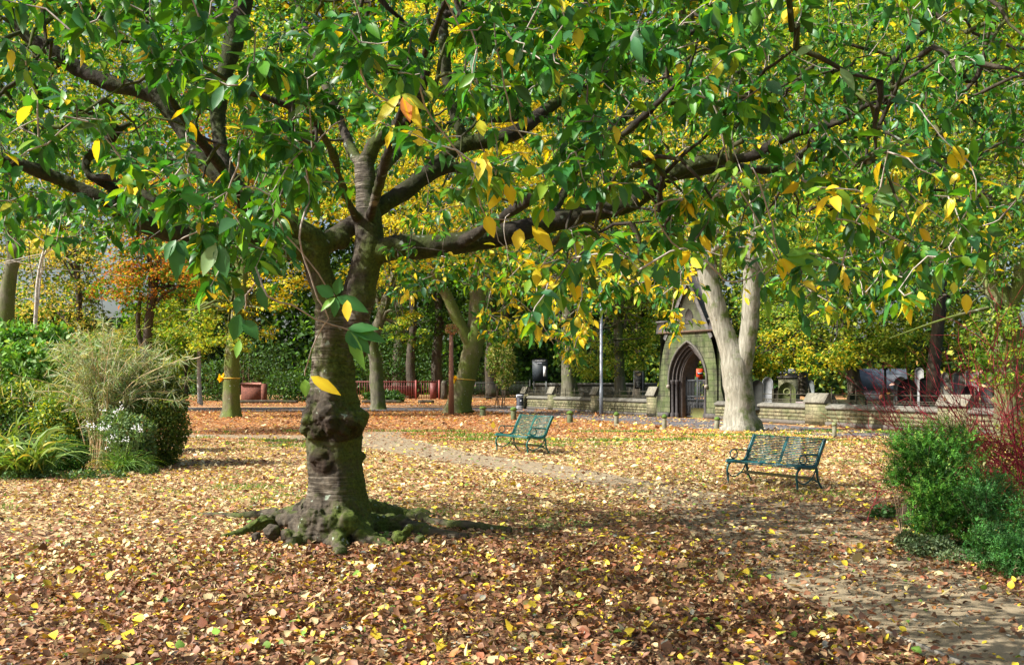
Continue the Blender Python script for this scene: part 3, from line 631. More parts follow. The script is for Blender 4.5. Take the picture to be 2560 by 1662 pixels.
HL = [((776, 940), (850, 985), gy, 6.2, .34), ((763, 948), (764, 992), (.18, .36, .04), 6.2, .6), ((868, 750), (868, 803), gy, 5.9, .5), ((870, 825), (890, 872), gg, 6, .62), ((868, 822), (945, 815), gg, 6, .4), ((880, 832), (925, 880), gg, 6, .55), ((872, 826), (910, 925), (.14, .33, .05), 6, .3), ((875, 820), (965, 850), gg, 6, .35),
      ((835, 740), (790, 715), gg, 6, .7), ((840, 738), (850, 690), gg, 6, .55), ((842, 742), (920, 775), gg, 6, .42), ((838, 744), (800, 775), lg, 6, .4), ((840, 745), (835, 790), gg, 6, .5),
      ((607, 735), (588, 785), gg, 6.2, .6), ((650, 715), (663, 775), gg, 6.2, .5), ((600, 785), (582, 850), gg, 6.2, .62), ((610, 800), (645, 845), gg, 6.2, .62), ((600, 850), (590, 895), lg, 6.2, .45), ((612, 735), (585, 720), gg, 6.2, .6),
      ((540, 610), (505, 690), pg, 6, .5), ((548, 612), (565, 695), gg, 6, .55), ((545, 605), (500, 590), gg, 6, .5), ((440, 600), (408, 650), gg, 6, .55), ((445, 602), (440, 700), gg, 6, .42), ((440, 606), (470, 640), gg, 6, .5),
      ((1300, 572), (1292, 625), gy, 6, .62), ((1330, 565), (1385, 632), gy, 6, .42), ((1215, 540), (1235, 590), gy, 6, .6), ((1250, 462), (1222, 520), gy, 6, .62), ((1265, 460), (1285, 510), gy, 6, .6), ((1008, 240), (1025, 305), go, 5.6, .42), ((1000, 238), (935, 310), (.62, .58, .05), 5.6, .32), ((1008, 236), (1055, 325), gy, 5.6, .3), ((1035, 325), (1055, 368), gy, 5.6, .62), ((1000, 235), (1000, 190), lg, 5.6, .5), ((1003, 236), (1065, 270), (.4, .5, .06), 5.6, .35),
      ((1200, 300), (1208, 340), (.6, .6, .05), 5.8, .6), ((1445, 70), (1447, 118), gy, 6, .6), ((1270, 120), (1295, 175), gy, 5.8, .5), ((1795, 140), (1795, 195), (.6, .62, .08), 5.8, .55), ((1950, 645), (1960, 700), gy, 6.2, .55), ((1955, 645), (2010, 705), gy, 6.2, .4), ((1950, 640), (2070, 655), lg, 6.2, .3), ((1960, 640), (2060, 690), lg, 6.2, .3), ((1955, 635), (2030, 625), lg, 6.2, .35),
      ((2185, 495), (2275, 510), pg, 6.2, .45), ((2190, 490), (2255, 462), pg, 6.2, .5), ((2100, 170), (2140, 225), pg, 5.8, .5), ((1990, 140), (2035, 110), pg, 5.8, .45), ((1940, 590), (1975, 640), gg, 6.2, .6), ((1640, 660), (1650, 710), gg, 6.2, .7), ((1632, 665), (1600, 705), lg, 6.2, .5), ((1675, 672), (1700, 720), gg, 6.2, .5), ((2302, 650), (2308, 705), gy, 6.8, .5), ((2415, 735), (2418, 782), gy, 6.8, .55), ((2345, 700), (2330, 735), gy, 6.8, .5), ((2385, 705), (2385, 735), (.6, .62, .06), 6.8, .6),
      ((1790, 800), (1790, 800), gy, 9, .5)]
for (bx, by), (tx, ty), c, dd, w in HL:
    a = W(bx, by, dd); b = W(tx, ty, dd - .03); L = (b - a).length
    if L < .01: continue
    D = np.array((b - a)) / L; nn = np.array([random.uniform(-.3, .3), -1, random.uniform(.2, .7)])
    leaf_batch(gl, [np.array(a)], [D], [nn], L, w, [c], random.uniform(.05, .25), random.uniform(.15, .4), True, 1.2)
cla = np.array(cl)
for g_ in (gb, gt, gl): g_.V = [v - cla for v in g_.V]
tag(gb.build('branches', M['cherrybark'], cherry, True), kind='stuff'); tag(gt.build('twigs', M['twig'], cherry, True), kind='stuff'); tag(gl.build('crown', M['leaf'], cherry, True), kind=None)
print('cherry nodes', NPn, 'leaf verts', gl.n)

# ================================================================== BACKGROUND TREES
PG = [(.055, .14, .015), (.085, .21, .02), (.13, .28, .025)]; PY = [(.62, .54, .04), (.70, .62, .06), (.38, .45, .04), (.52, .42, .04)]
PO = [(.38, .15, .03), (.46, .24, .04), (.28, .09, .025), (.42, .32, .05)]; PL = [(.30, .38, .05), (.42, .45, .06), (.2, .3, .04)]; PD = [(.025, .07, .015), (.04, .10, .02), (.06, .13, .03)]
PP = [(.58, .52, .16), (.44, .43, .14), (.36, .40, .11), (.66, .56, .15)]; PB = [(.05, .12, .06), (.07, .15, .08), (.04, .09, .05)]
def crown(g, ells, D, n, pals, size, o, flat=.45, seedj=0):
    """ells: (px,py,rx,ry,depth offset,depth radius m,palette mix) ; n leaves in all"""
    ar = np.array([e[2] * e[3] for e in ells], float); ar /= ar.sum()
    for e, a in zip(ells, ar):
        m = int(n * a); dd = D + e[4]; c = np.array(W(e[0], e[1], dd)); rx, rz, ry = e[2] * dd / F, e[3] * dd / F, e[5]
        nc = max(6, m // 55); u = _nrm(rng.normal(size=(nc, 3))) * (rng.random((nc, 1)) ** .38); cen = c + u * np.array([rx, ry, rz])
        cr = rng.uniform(.45, 1.25, nc) * min(rx, rz) * .22 + .2
        idx = rng.integers(0, nc, m); q = rng.normal(size=(m, 3)) * np.array([1, 1, flat]) * .62
        q[:, 2] -= (q[:, 0] ** 2 + q[:, 1] ** 2) * .12
        P = cen[idx] + q * cr[idx][:, None]
        P = P[P[:, 2] > .25]; idx = idx[:len(P)]; m = len(P)
        Dd = rdir(m); Dd[:, 2] = Dd[:, 2] * .4 - .35; Nn = np.tile([0, 0, 1.], (m, 1)) + rng.normal(size=(m, 3)) * .55
        pa, pb, mix = e[6]; mixc_ = np.clip(mix + vnoise(P, .25) * .35 + rng.normal(size=m) * .15, 0, 1)
        col = np.where((rng.random(m) < mixc_)[:, None], pick(pb, m), pick(pa, m))
        leaf_batch(g, P - np.array(o), Dd, Nn, size * rng.uniform(.6, 1.3, m), rng.uniform(.5, .8, m), col, .15, .3, False, 1.0)
        # inner limbs
    return g
def tree(name, label, base, trunk, D, bark, ells, n, size, limbs_=None, group=None, gmat='bgleaf'):
    """trunk: list of (px,py,width px) at depth D"""
    b = W(base[0], base[1], D); t = thing(name, (b.x, D, b.z), label, 'tree', 0, group); o = t.location
    g = Geo()
    def tb(lst, dz=0, fl=True):
        pts = [(W(x, y, D + dz * k / max(1, len(lst) - 1)) - o, w / 2 * D / F) for k, (x, y, w) in enumerate(lst)]
        if fl:   # root flare
            p0, r0 = pts[0]; pts = [(p0 - Vector((0, 0, .1)), r0 * 1.16), (p0 + Vector((0, 0, r0 * .5)), r0 * 1.0)] + pts[1:]
        P, R = spl(pts, .3); k = len(P)
        P[1:-1] += rng.normal(size=(k - 2, 3)) * R[1:-1, None] * .03
        g.tube(P, R * (1 + rng.normal(size=k) * .02), 22, cap=True); V = g.V[-1]; ph = rng.uniform(0, 6)
        if fl:
            r0 = lst[0][2] / 2 * D / F; th = np.arctan2(V[:, 1], V[:, 0]); fz = np.exp(-np.maximum(V[:, 2], 0) / (r0 * 1.1)); k2 = 1 + fz * (.03 + .20 * np.maximum(0, np.cos(th * 4 + ph)) ** 2 + .12 * np.maximum(0, np.cos(th * 7 + ph * 2))); V[:, :2] *= k2[:, None]
        V += _nrm(np.column_stack([V[:, 0], V[:, 1], V[:, 2] * 0]) + 1e-6) * (vnoise(V + ph, 2.2) * .018 + vnoise(V * np.array([1, 1, .3]), 9) * .010)[:, None]
        return P, R
    P, R = tb(trunk)
    for L in (limbs_ or []): tb(L, rng.uniform(-1.5, 1.5), False)
    # limbs into the crown
    top = P[-1]
    for e in (ells or []):
        for k in range(3):
            dd = D + e[4]; c = np.array(W(e[0] + rng.uniform(-.6, .6) * e[2], e[1] + rng.uniform(-.6, .5) * e[3], dd)) - np.array(o); c[1] += rng.uniform(-.5, .5) * e[5]
            i = rng.integers(int(len(P) * .6), len(P)); a = P[i]; m = (a + c) / 2 + np.array([0, 0, .15 * np.linalg.norm(c - a)]); r = max(.03, R[i] * .42)
            S, Rr = spl([(Vector(a), r), (Vector(m), r * .6), (Vector(c), r * .2)], .6); S[1:-1] += rng.normal(size=(len(S) - 2, 3)) * .08; g.tube(S, Rr, 6)
            for q in range(5):
                j = rng.integers(1, len(S)); b2 = S[j] + rng.normal(size=3) * np.array([1.6, 1.6, 1.0]); md = (S[j] + b2) / 2 + rng.normal(size=3) * .15
                S2, R2 = spl([(Vector(S[j]), Rr[j] * .6), (Vector(md), Rr[j] * .4), (Vector(b2), .012)], .5); g.tube(S2, R2, 4)
    g.build('trunk', M[bark], t, True)
    if ells:
        gc = Geo(); crown(gc, ells, D, n, None, size, o); gc.build('crown', M[gmat], t, True)
    return t
GYm = (PG, PY, .5); YYm = (PL, PY, .8); GG = (PG, PL, .35); OO = (PO, PY, .3); GO = (PG, PO, .6); DG = (PD, PG, .25); PPm = (PP, PL, .25); LG = (PG, PL, .6)

tree('tree', 'mossy straight tree with a yellow ribbon, standing between the hedge and the cherry trunk', (578, 1043), [(578, 1043, 44), (578, 990, 42), (580, 930, 38), (582, 880, 36), (592, 800, 34), (605, 720, 30), (612, 620, 24)], GD(1043), 'bark_moss',
     [(560, 830, 120, 60, 0, 4, LG), (650, 760, 110, 70, 1, 4, (PG, PY, .35)), (700, 680, 90, 70, 0, 4, (PG, PY, .75)), (480, 800, 90, 70, 1, 4, GG), (520, 620, 130, 90, 2, 4, GO), (650, 500, 170, 110, 2, 4, GO), (500, 360, 220, 150, 2, 5, (PG, PO, .5)), (850, 420, 160, 140, 2, 5, GYm), (640, 160, 260, 160, 2, 5, LG)], 26000, .24)
tree('tree', 'slim straight grey tree beside the road between the cherry trunk and the brown post', (945, 1023), [(945, 1023, 36), (942, 960, 34), (938, 900, 30), (932, 860, 28), (950, 800, 26), (968, 740, 22), (985, 680, 18)], GD(1023), 'bark_grey',
     [(975, 790, 90, 35, 0, 4, (PG, PY, .5)), (1010, 830, 60, 40, -1, 3, LG), (950, 700, 110, 60, 1, 4, (PG, PY, .55)), (1000, 560, 150, 90, 0, 5, YYm), (1000, 380, 200, 130, 0, 5, YYm), (900, 200, 260, 150, 0, 5, YYm)], 22000, .26)
tree('tree', 'mossy forked tree with a yellow ribbon beside the tall brown post', (1146, 1033), [(1146, 1033, 62), (1155, 980, 52), (1170, 920, 48), (1182, 870, 50), (1192, 820, 46), (1194, 740, 42), (1190, 650, 38), (1196, 540, 32), (1200, 420, 26)], GD(1033), 'bark_moss',
     [(1080, 640, 110, 50, -1, 4, (PG, PY, .75)), (1240, 650, 110, 60, 0, 4, (PG, PY, .6)), (1150, 480, 220, 110, 0, 6, (PL, PY, .85)), (1350, 400, 240, 130, 1, 6, (PL, PY, .8)), (1200, 220, 330, 160, 0, 6, (PL, PY, .85)), (1250, 50, 330, 130, 0, 6, (PL, PY, .8))], 30000, .25,
     [[(1184, 880, 34), (1165, 840, 30), (1140, 790, 28), (1118, 740, 26), (1098, 710, 22), (1070, 640, 16)], [(1195, 745, 20), (1225, 715, 15), (1260, 690, 11), (1300, 640, 7)]])
tree('tree', 'pale smooth grey forked tree standing in front of the stone gateway', (1853, 1077), [(1853, 1077, 80), (1850, 1020, 70), (1845, 960, 70), (1838, 905, 72), (1820, 855, 54), (1800, 800, 48), (1780, 730, 50), (1762, 660, 46), (1735, 560, 38), (1700, 420, 28)], GD(1077), 'bark_pale',
     [(1850, 600, 130, 50, 0, 3, LG), (1750, 430, 260, 110, 1, 5, (PG, PY, .55)), (2050, 420, 260, 120, 1, 5, (PG, PY, .45)), (1850, 220, 360, 150, 0, 5, (PG, PY, .5)), (2100, 100, 360, 140, 0, 5, LG)], 26000, .2,
     [[(1848, 960, 50), (1858, 905, 48), (1868, 855, 44), (1876, 780, 44), (1880, 700, 42), (1876, 620, 38), (1900, 500, 28), (1960, 380, 18)]])
tree('tree', 'tree with mottled grey brown trunk behind the red stemmed shrub', (2530, 1120), [(2530, 1120, 84), (2528, 1000, 76), (2524, 900, 70), (2515, 800, 64), (2500, 740, 56), (2470, 680, 44), (2440, 600, 32)], 36, 'bark_moss',
     [(2450, 640, 150, 60, 0, 4, (PG, PY, .35)), (2500, 850, 90, 120, -2, 2, (PG, PL, .5)), (2400, 480, 250, 120, 0, 4, LG), (2450, 280, 300, 150, 0, 4, (PG, PY, .3)), (2400, 60, 300, 150, 0, 4, LG)], 20000, .17, [[(2515, 800, 40), (2545, 720, 36), (2560, 620, 30)]])
tree('tree', 'grey brown tree behind the low wall, right of the dark notice board', (1425, 1002), [(1425, 1002, 44), (1422, 960, 38), (1420, 900, 32), (1418, 820, 30), (1422, 740, 26)], 88, 'bark_grey',
     [(1290, 850, 70, 40, 4, 2, (PG, PP, .6)), (1390, 700, 120, 60, 0, 4, LG), (1480, 560, 200, 100, 0, 5, (PG, PY, .5)), (1500, 380, 220, 130, 0, 5, (PL, PY, .6))], 16000, .26)
tree('tree', 'straight pinkish grey trunk just right of the lamp post behind the wall', (1551, 995), [(1551, 995, 30), (1549, 930, 26), (1546, 860, 24), (1545, 760, 20)], 80, 'bark_grey',
     [(1480, 890, 70, 60, -1, 3, (PG, PL, .75)), (1590, 860, 60, 80, 1, 3, (PG, PL, .6)), (1540, 730, 110, 60, 0, 4, LG), (1650, 640, 130, 70, 0, 4, (PG, PY, .4))], 14000, .24)
tree('tree', 'dark trunk behind the second notice board, left of the gateway', (1597, 990), [(1597, 990, 28), (1600, 900, 24), (1598, 800, 22)], 86, 'bark_dark', [(1620, 780, 110, 90, 0, 4, LG), (1640, 650, 160, 90, 0, 4, (PG, PY, .35))], 9000, .26)
tree('tree', 'slender brown trunk rising in the cemetery, left of the red stemmed shrub', (2330, 1005), [(2330, 1005, 34), (2334, 930, 32), (2342, 840, 30), (2350, 760, 30), (2352, 680, 28), (2370, 560, 20)], 52, 'bark_dark',
     [(2420, 800, 150, 80, 2, 4, (PG, PL, .6)), (2250, 620, 200, 70, 0, 5, LG), (2380, 440, 260, 130, 1, 5, (PG, PY, .3))], 15000, .19)
tree('tree', 'dark leaning trunk among the gravestones with yellow green leaves', (2140, 1000), [(2140, 1000, 36), (2132, 930, 32), (2118, 860, 28), (2112, 780, 26), (2120, 660, 20)], 56, 'bark_dark',
     [(2200, 850, 130, 70, -1, 3, LG), (2080, 760, 170, 80, 0, 4, (PG, PL, .5)), (2190, 700, 180, 70, 0, 4, (PB, PG, .3)), (2080, 900, 90, 50, -2, 2, (PG, PY, .4)), (2130, 560, 230, 90, 0, 5, (PG, PY, .3))], 24000, .19)
tree('tree', 'dark trunk beside the stepped stone monument in the cemetery', (2010, 985), [(2010, 985, 30), (2006, 930, 24), (2000, 880, 22), (1990, 800, 20)], 70, 'bark_dark',
     [(1950, 870, 100, 60, -2, 3, (PG, PY, .5)), (1980, 760, 150, 80, 0, 4, (PG, PL, .4)), (1900, 900, 50, 40, -3, 2, (PG, PY, .5)), (1960, 620, 200, 90, 0, 4, LG)], 18000, .22)
tree('tree', 'grey curving trunk just behind the tall broad leaved shrub', (22, 1000), [(22, 1000, 44), (18, 900, 40), (14, 800, 38), (22, 700, 34), (42, 620, 30), (62, 560, 24), (110, 470, 14)], 42, 'bark_grey',
     [(60, 520, 120, 60, 0, 3, LG), (-60, 380, 240, 120, 0, 4, (PG, PY, .3))], 8000, .18, [[(40, 625, 18), (10, 560, 14), (-30, 480, 10)]])
tree('birch_tree', 'thin white birch trunk at the roadside left of the mossy ribboned tree', (500, 1005), [(500, 1005, 13), (498, 960, 10), (497, 900, 9), (494, 800, 7)], 88, 'bark_birch', [(480, 840, 60, 50, 0, 2, GG)], 2500, .25)
tree('birch_tree', 'pair of thin whitish stems rising from behind the tall broad leaved shrub', (84, 960), [(84, 960, 9), (88, 800, 8), (94, 700, 7), (112, 610, 4)], 34, 'bark_birch', [(120, 600, 60, 40, 0, 2, PPm)], 1200, .13, [[(78, 960, 8), (84, 850, 7), (96, 740, 6), (108, 630, 4)]])
tree('tree', 'pale yellow airy tree standing against the open sky behind the twin birch stems', (200, 985), [(200, 985, 22), (205, 900, 20), (200, 820, 16), (195, 700, 12), (190, 560, 8)], 82, 'bark_dark',
     [(120, 760, 130, 100, 0, 5, (PG, PP, .55)), (180, 640, 150, 100, 0, 5, (PG, PP, .4)), (60, 600, 110, 80, 0, 4, (PG, PP, .6)), (220, 860, 120, 60, 0, 4, (PL, PP, .5)), (140, 480, 130, 70, 2, 4, (PG, PY, .5)), (60, 300, 220, 120, 3, 5, LG), (330, 220, 200, 140, 3, 5, LG), (150, 80, 300, 130, 3, 5, (PG, PY, .35))], 26000, .26, [[(200, 850, 10), (165, 800, 9), (130, 765, 7)]])
tree('tree', 'orange and green leaved tree with dark twin trunk left of the ribboned tree', (368, 985), [(368, 985, 26), (366, 900, 24), (372, 800, 22), (385, 720, 20), (395, 640, 15)], 76, 'bark_dark',
     [(330, 690, 120, 70, 0, 4, (PG, PO, .45)), (440, 620, 140, 80, 0, 5, (PG, PO, .6)), (340, 560, 150, 60, 1, 5, (PO, PG, .6)), (520, 720, 80, 60, 0, 4, (PO, PG, .5)), (420, 460, 200, 90, 0, 5, (PO, PY, .4)), (380, 780, 90, 50, 2, 3, GG)], 20000, .25, [[(366, 900, 14), (345, 820, 12), (352, 730, 9)]])
tree('tree', 'soft green young trees with thin dark stem behind the feathery grass', (465, 985), [(465, 985, 10), (466, 900, 9), (464, 800, 8), (462, 700, 6)], 90, 'bark_dark', [(420, 860, 110, 100, 0, 4, (PG, PL, .5)), (500, 760, 80, 60, 0, 4, GG), (330, 860, 90, 60, 0, 4, (PG, PP, .4))], 11000, .27)
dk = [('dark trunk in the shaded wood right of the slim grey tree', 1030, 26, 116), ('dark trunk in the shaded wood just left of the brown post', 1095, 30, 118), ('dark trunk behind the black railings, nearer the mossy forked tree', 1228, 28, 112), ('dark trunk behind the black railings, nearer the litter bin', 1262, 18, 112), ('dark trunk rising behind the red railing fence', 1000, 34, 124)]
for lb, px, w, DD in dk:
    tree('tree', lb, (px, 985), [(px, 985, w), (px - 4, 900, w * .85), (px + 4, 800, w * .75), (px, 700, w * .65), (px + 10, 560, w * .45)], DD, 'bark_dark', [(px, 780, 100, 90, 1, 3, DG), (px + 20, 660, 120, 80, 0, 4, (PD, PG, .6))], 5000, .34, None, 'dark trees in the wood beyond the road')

# woodland mass behind everything (stuff), undergrowth shrubs (things)
def forest():
    g = Geo()
    def mass(px0, px1, py0, py1, D, n, pa, pb, mix, size):
        px = rng.uniform(px0, px1, n); py = rng.uniform(py0, py1, n); dd = D + rng.normal(size=n) * 3
        P = np.stack([(px - CX) * dd / F, dd, H + (HY - py) * dd / F], 1); P = P[P[:, 2] > .7]
        P = P[vnoise(P, .22) + .6 * vnoise(P, .6) > -.75]
        m = len(P); P[:, 1] += vnoise(P, .2) * 4
        Dd = rdir(m); Nn = np.tile([0, -.2, 1.], (m, 1)) + rng.normal(size=(m, 3)) * .6
        mx = np.clip(mix + vnoise(P, .09) * .5, 0, 1); col = np.where((rng.random(m) < mx)[:, None], pick(pb, m), pick(pa, m))
        leaf_batch(g, P, Dd, Nn, size * rng.uniform(.6, 1.4, m), .7, col, .1, .3, False, 1)
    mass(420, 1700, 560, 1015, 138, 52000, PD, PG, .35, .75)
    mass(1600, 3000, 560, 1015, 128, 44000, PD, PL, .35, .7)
    mass(560, 2900, 120, 600, 134, 80000, PG, PY, .5, .9)
    mass(560, 2900, -150, 150, 134, 42000, PG, PY, .5, .95)
    mass(-300, 460, 840, 1010, 134, 14000, PG, PL, .5, .6)
    mass(-400, 260, 560, 860, 150, 12000, PG, PL, .6, .6)
    mass(-500, 560, -150, 520, 140, 26000, PG, PL, .5, .8)
    mass(300, 600, 450, 860, 140, 9000, PG, PO, .3, .6)
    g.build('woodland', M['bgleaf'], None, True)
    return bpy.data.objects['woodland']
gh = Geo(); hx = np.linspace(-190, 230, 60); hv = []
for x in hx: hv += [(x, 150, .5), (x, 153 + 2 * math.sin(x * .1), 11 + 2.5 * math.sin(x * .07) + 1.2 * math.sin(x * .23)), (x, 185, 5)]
gh.add(hv, None, [(3 * i + j, 3 * i + 3 + j, 3 * i + 4 + j, 3 * i + 1 + j) for i in range(59) for j in (0, 1)]); tag(gh.build('shade_backdrop', mat_dirt('backdrop_shade', (.012, .02, .008), (.03, .05, .015), .4)), kind='structure')  # added backdrop; its dark colour stands for the shade inside the wood
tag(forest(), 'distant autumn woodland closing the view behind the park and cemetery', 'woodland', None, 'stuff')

def leafball(g, o, c, r, n, pal, size, wts=None, shell=.35, up=.2, wr=(.45, .7), fine=False, lump=.18):
    """leaves through an ellipsoid volume, denser toward its surface"""
    u = _nrm(rng.normal(size=(n, 3))); rad = (1 - shell * rng.random((n, 1)) ** 1.4); lum = 1 + lump * vnoise(u * 3 + np.array(c), 1.3)[:, None]
    P = np.array(c) + u * rad * lum * np.array(r); P = P[P[:, 2] > .02]; u = u[:len(P)]; m = len(P)
    Dd = u * .6 + rng.normal(size=(m, 3)) * .7; Dd[:, 2] += up; Nn = u + rng.normal(size=(m, 3)) * .5 + np.array([0, 0, .6])
    leaf_batch(g, P - np.array(o), Dd, Nn, size * rng.uniform(.6, 1.3, m), rng.uniform(*wr, m), pick(pal, m, wts), .15, .3, fine, 1.1)
def shrub(name, label, ell, pal, size, n, cat='shrub', stems=14, scol=(.16, .11, .07), wts=None, fine=False, wr=(.45, .7), up=.2, group=None, shell=.45):
    """ell: list of (px,py,rx_px,ry_px,D)"""
    e0 = ell[0]; o = W(e0[0], e0[1], e0[4]); o.z = .6 if e0[4] > 95 else 0; t = thing(name, tuple(o), label, cat, 0, group)
    g = Geo(); ar = np.array([e[2] * e[3] for e in ell], float); ar /= ar.sum()
    gs = Geo()
    for e, a in zip(ell, ar):
        c = W(e[0], e[1], e[4]); rx, rz = e[2] * e[4] / F, e[3] * e[4] / F
        leafball(g, o, c, (rx, min(rx, max(rz, .5)) * .8, rz), int(n * a), pal, size, wts, shell, up, wr, fine)
        for k in range(max(2, int(stems * a))):
            a0 = Vector((c.x + rng.uniform(-.4, .4) * rx, c.y + rng.uniform(-.3, .3) * rx, 0)); b0 = c + Vector((rng.uniform(-.7, .7) * rx, rng.uniform(-.5, .5) * rx, rng.uniform(0, .8) * rz))
            m_ = (a0 + b0) / 2 + Vector((rng.normal() * .05, rng.normal() * .05, .05)); S, R = spl([(a0 - o, .014), (m_ - o, .010), (b0 - o, .004)], .15)
            gs.tube(S, R * max(1, size * 8), 5, scol)
    gs.build('stems', M['twig'], t, True); g.build('foliage', M['shrub'], t, True)
    return t
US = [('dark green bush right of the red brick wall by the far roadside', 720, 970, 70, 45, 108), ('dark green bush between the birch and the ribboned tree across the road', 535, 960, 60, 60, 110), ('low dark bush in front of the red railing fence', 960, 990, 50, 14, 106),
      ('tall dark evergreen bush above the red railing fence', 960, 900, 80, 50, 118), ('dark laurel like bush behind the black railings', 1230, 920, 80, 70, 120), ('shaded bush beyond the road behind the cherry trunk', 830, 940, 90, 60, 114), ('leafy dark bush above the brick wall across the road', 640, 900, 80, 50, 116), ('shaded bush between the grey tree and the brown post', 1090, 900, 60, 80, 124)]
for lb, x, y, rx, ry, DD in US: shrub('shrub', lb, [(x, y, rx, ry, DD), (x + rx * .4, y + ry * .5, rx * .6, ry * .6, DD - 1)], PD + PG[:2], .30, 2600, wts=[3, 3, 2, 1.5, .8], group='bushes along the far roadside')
shrub('shrub', 'pale yellow leaved bush left of the dark notice board', [(1250, 900, 36, 45, 96), (1262, 950, 22, 20, 95)], PP[1:3] + PG, .26, 2200, wts=[3, 3, 1, 2, 2])

# ================================================================== ROADSIDE THINGS
def bank_z(dd): return float(np.interp(dd, [97, 100, 112, 130], [0, .12, .55, .9]))
# red brick wall stump
g = Geo(); bx = W(632, 1000, 105); t = thing('brick_wall', (bx.x, 105, .25), 'short red brick wall with coping among bushes across the road', 'wall')
g.box((0, 0, .95), (2.3, .35, 1.9)); g.box((1.15, 0, 1.0), (.5, .5, 2.0)); g.build('wall', M['brick'], t)
g = Geo(); g.prism([(-.28, 1.9), (.28, 1.9), (.28, 1.98), (0, 2.12), (-.28, 1.98)], -1.2, .88, 'x', (.26, .12, .09)); g.build('coping', M['rough'], t)
# red railing fence
rf = W(980, 1000, 112); t = thing('railing_fence', (rf.x, 112, .5), 'red painted metal railing fence between the grey tree and the brown post', 'fence')
x0, x1 = W(850, 0, 112).x - rf.x, W(1098, 0, 112).x - rf.x; RED = (.17, .04, .035)
g = Geo()
for x in np.arange(x0, x1, .27): g.box((x, 0, 1.1), (.06, .04, 2.0), RED)
for z in (1.98,): g.box(((x0 + x1) / 2, -.03, z), (x1 - x0, .03, .10), RED)
g.build('railings', M['plain'], t)
for x in (x0, W(1040, 0, 112).x - rf.x, x1):
    g = Geo(); g.box((x, -.06, 1.08), (.2, .12, 2.15), (.26, .06, .05)); g.build('post', M['plain'], t)
g = Geo(); g.box(((W(1083, 0, 112).x - rf.x), -.02, .95), (.7, .02, 1.8), (.14, .035, .03)); g.build('panel', M['plain'], t)
g = Geo(); g.box(((W(985, 0, 112).x - rf.x), .3, 1.0), (4.6, .2, 1.1), (.6, .6, .6)); g.build('brick_backing', M['brick'], t)
# black railings
rf = W(1230, 1000, 110); t = thing('railing_fence', (rf.x, 110, .5), 'black metal railings in deep shade behind the litter bin', 'fence')
x0, x1 = W(1160, 0, 110).x - rf.x, W(1325, 0, 110).x - rf.x; BK = (.02, .025, .02); g = Geo()
for x in np.arange(x0, x1, .14): g.box((x, 0, 1.0), (.03, .03, 2.0), BK); g.box((x, 0, 2.05), (.05, .02, .1), BK, taper=.1)
for z in (.3, 1.85): g.box(((x0 + x1) / 2, -.03, z), (x1 - x0, .03, .06), BK)
g.build('railings', M['plain'], t)
for x in (x0, (x0 + x1) / 2, x1):
    g = Geo(); g.box((x, -.06, 1.1), (.1, .1, 2.2), BK); g.build('post', M['plain'], t)
p = W(1178, 962, 109.6); t = thing('sign', (p.x, 109.6, .5), 'small white street sign fixed on the black railings', 'sign'); g = Geo(); g.box((0, 0, p.z - .5), (.95, .03, .36), (.8, .8, .82)); g.build('plate', M['plain'], t)
g = Geo()
for k in range(5): g.box((-.26 + k * .13, -.02, p.z - .5), (.07, .01, .16), (.1, .1, .15))
g.build('lettering', M['plain'], t); g = Geo(); g.box((0, .02, (p.z - .5) / 2), (.06, .02, p.z - .5 - .1), BK); g.build('post', M['plain'], t)
# tree stump post
p = W(1110, 1000, 112); t = thing('tree_stump', (p.x, 112, .5), 'tall broken brown stump left of the brown post', 'stump'); g = Geo(); g.tube([(0, 0, -.1), (.03, 0, .8), (.0, 0, 1.7), (.05, 0, 2.1)], [.42, .36, .36, .25], 12); g.build('trunk', M['bark_dark'], t, True)
# logs along the road edge
for (a, b, y, lb) in [(600, 745, 1007, 'long dark log edging the road left of the cherry trunk'), (905, 1005, 1007, 'dark log edging the road right of the cherry trunk'), (1045, 1085, 1007, 'short dark log edging the road left of the mossy forked tree')]:
    A = W(a, y, 104); B = W(b, y, 104); z = bank_z(104) + .15; c = (A + B) / 2; L = (B - A).length
    t = thing('log', (c.x, 104, z), lb, 'log', 0, 'logs along the road edge'); g = Geo(); P, R = spl([(Vector((-L / 2, 0, 0)), .17), (Vector((0, .05, .02)), .19), (Vector((L / 2, 0, 0)), .15)], .4); g.tube(P, R, 10); g.build('log_body', M['bark_dark'], t, True)
# brown post with basket
p = G(1128, 1036); t = thing('post', (p.x, p.y, 0), 'tall reddish brown post with a hanging basket bracket beside the mossy forked tree', 'post'); s_ = p.y / F
g = Geo(); g.tube([(0, 0, -.05), (0, 0, 200 * s_)], [7.5 * s_, 5 * s_], 10, (.27, .14, .09)); g.build('shaft', M['plain'], t, True)
g = Geo(); leafball(g, (0, 0, 0), (0, 0, 212 * s_), (.42, .42, .35), 260, [(.45, .2, .12), (.3, .15, .08), (.2, .25, .08)], .14); g.build('dried_basket', M['shrub'], t)
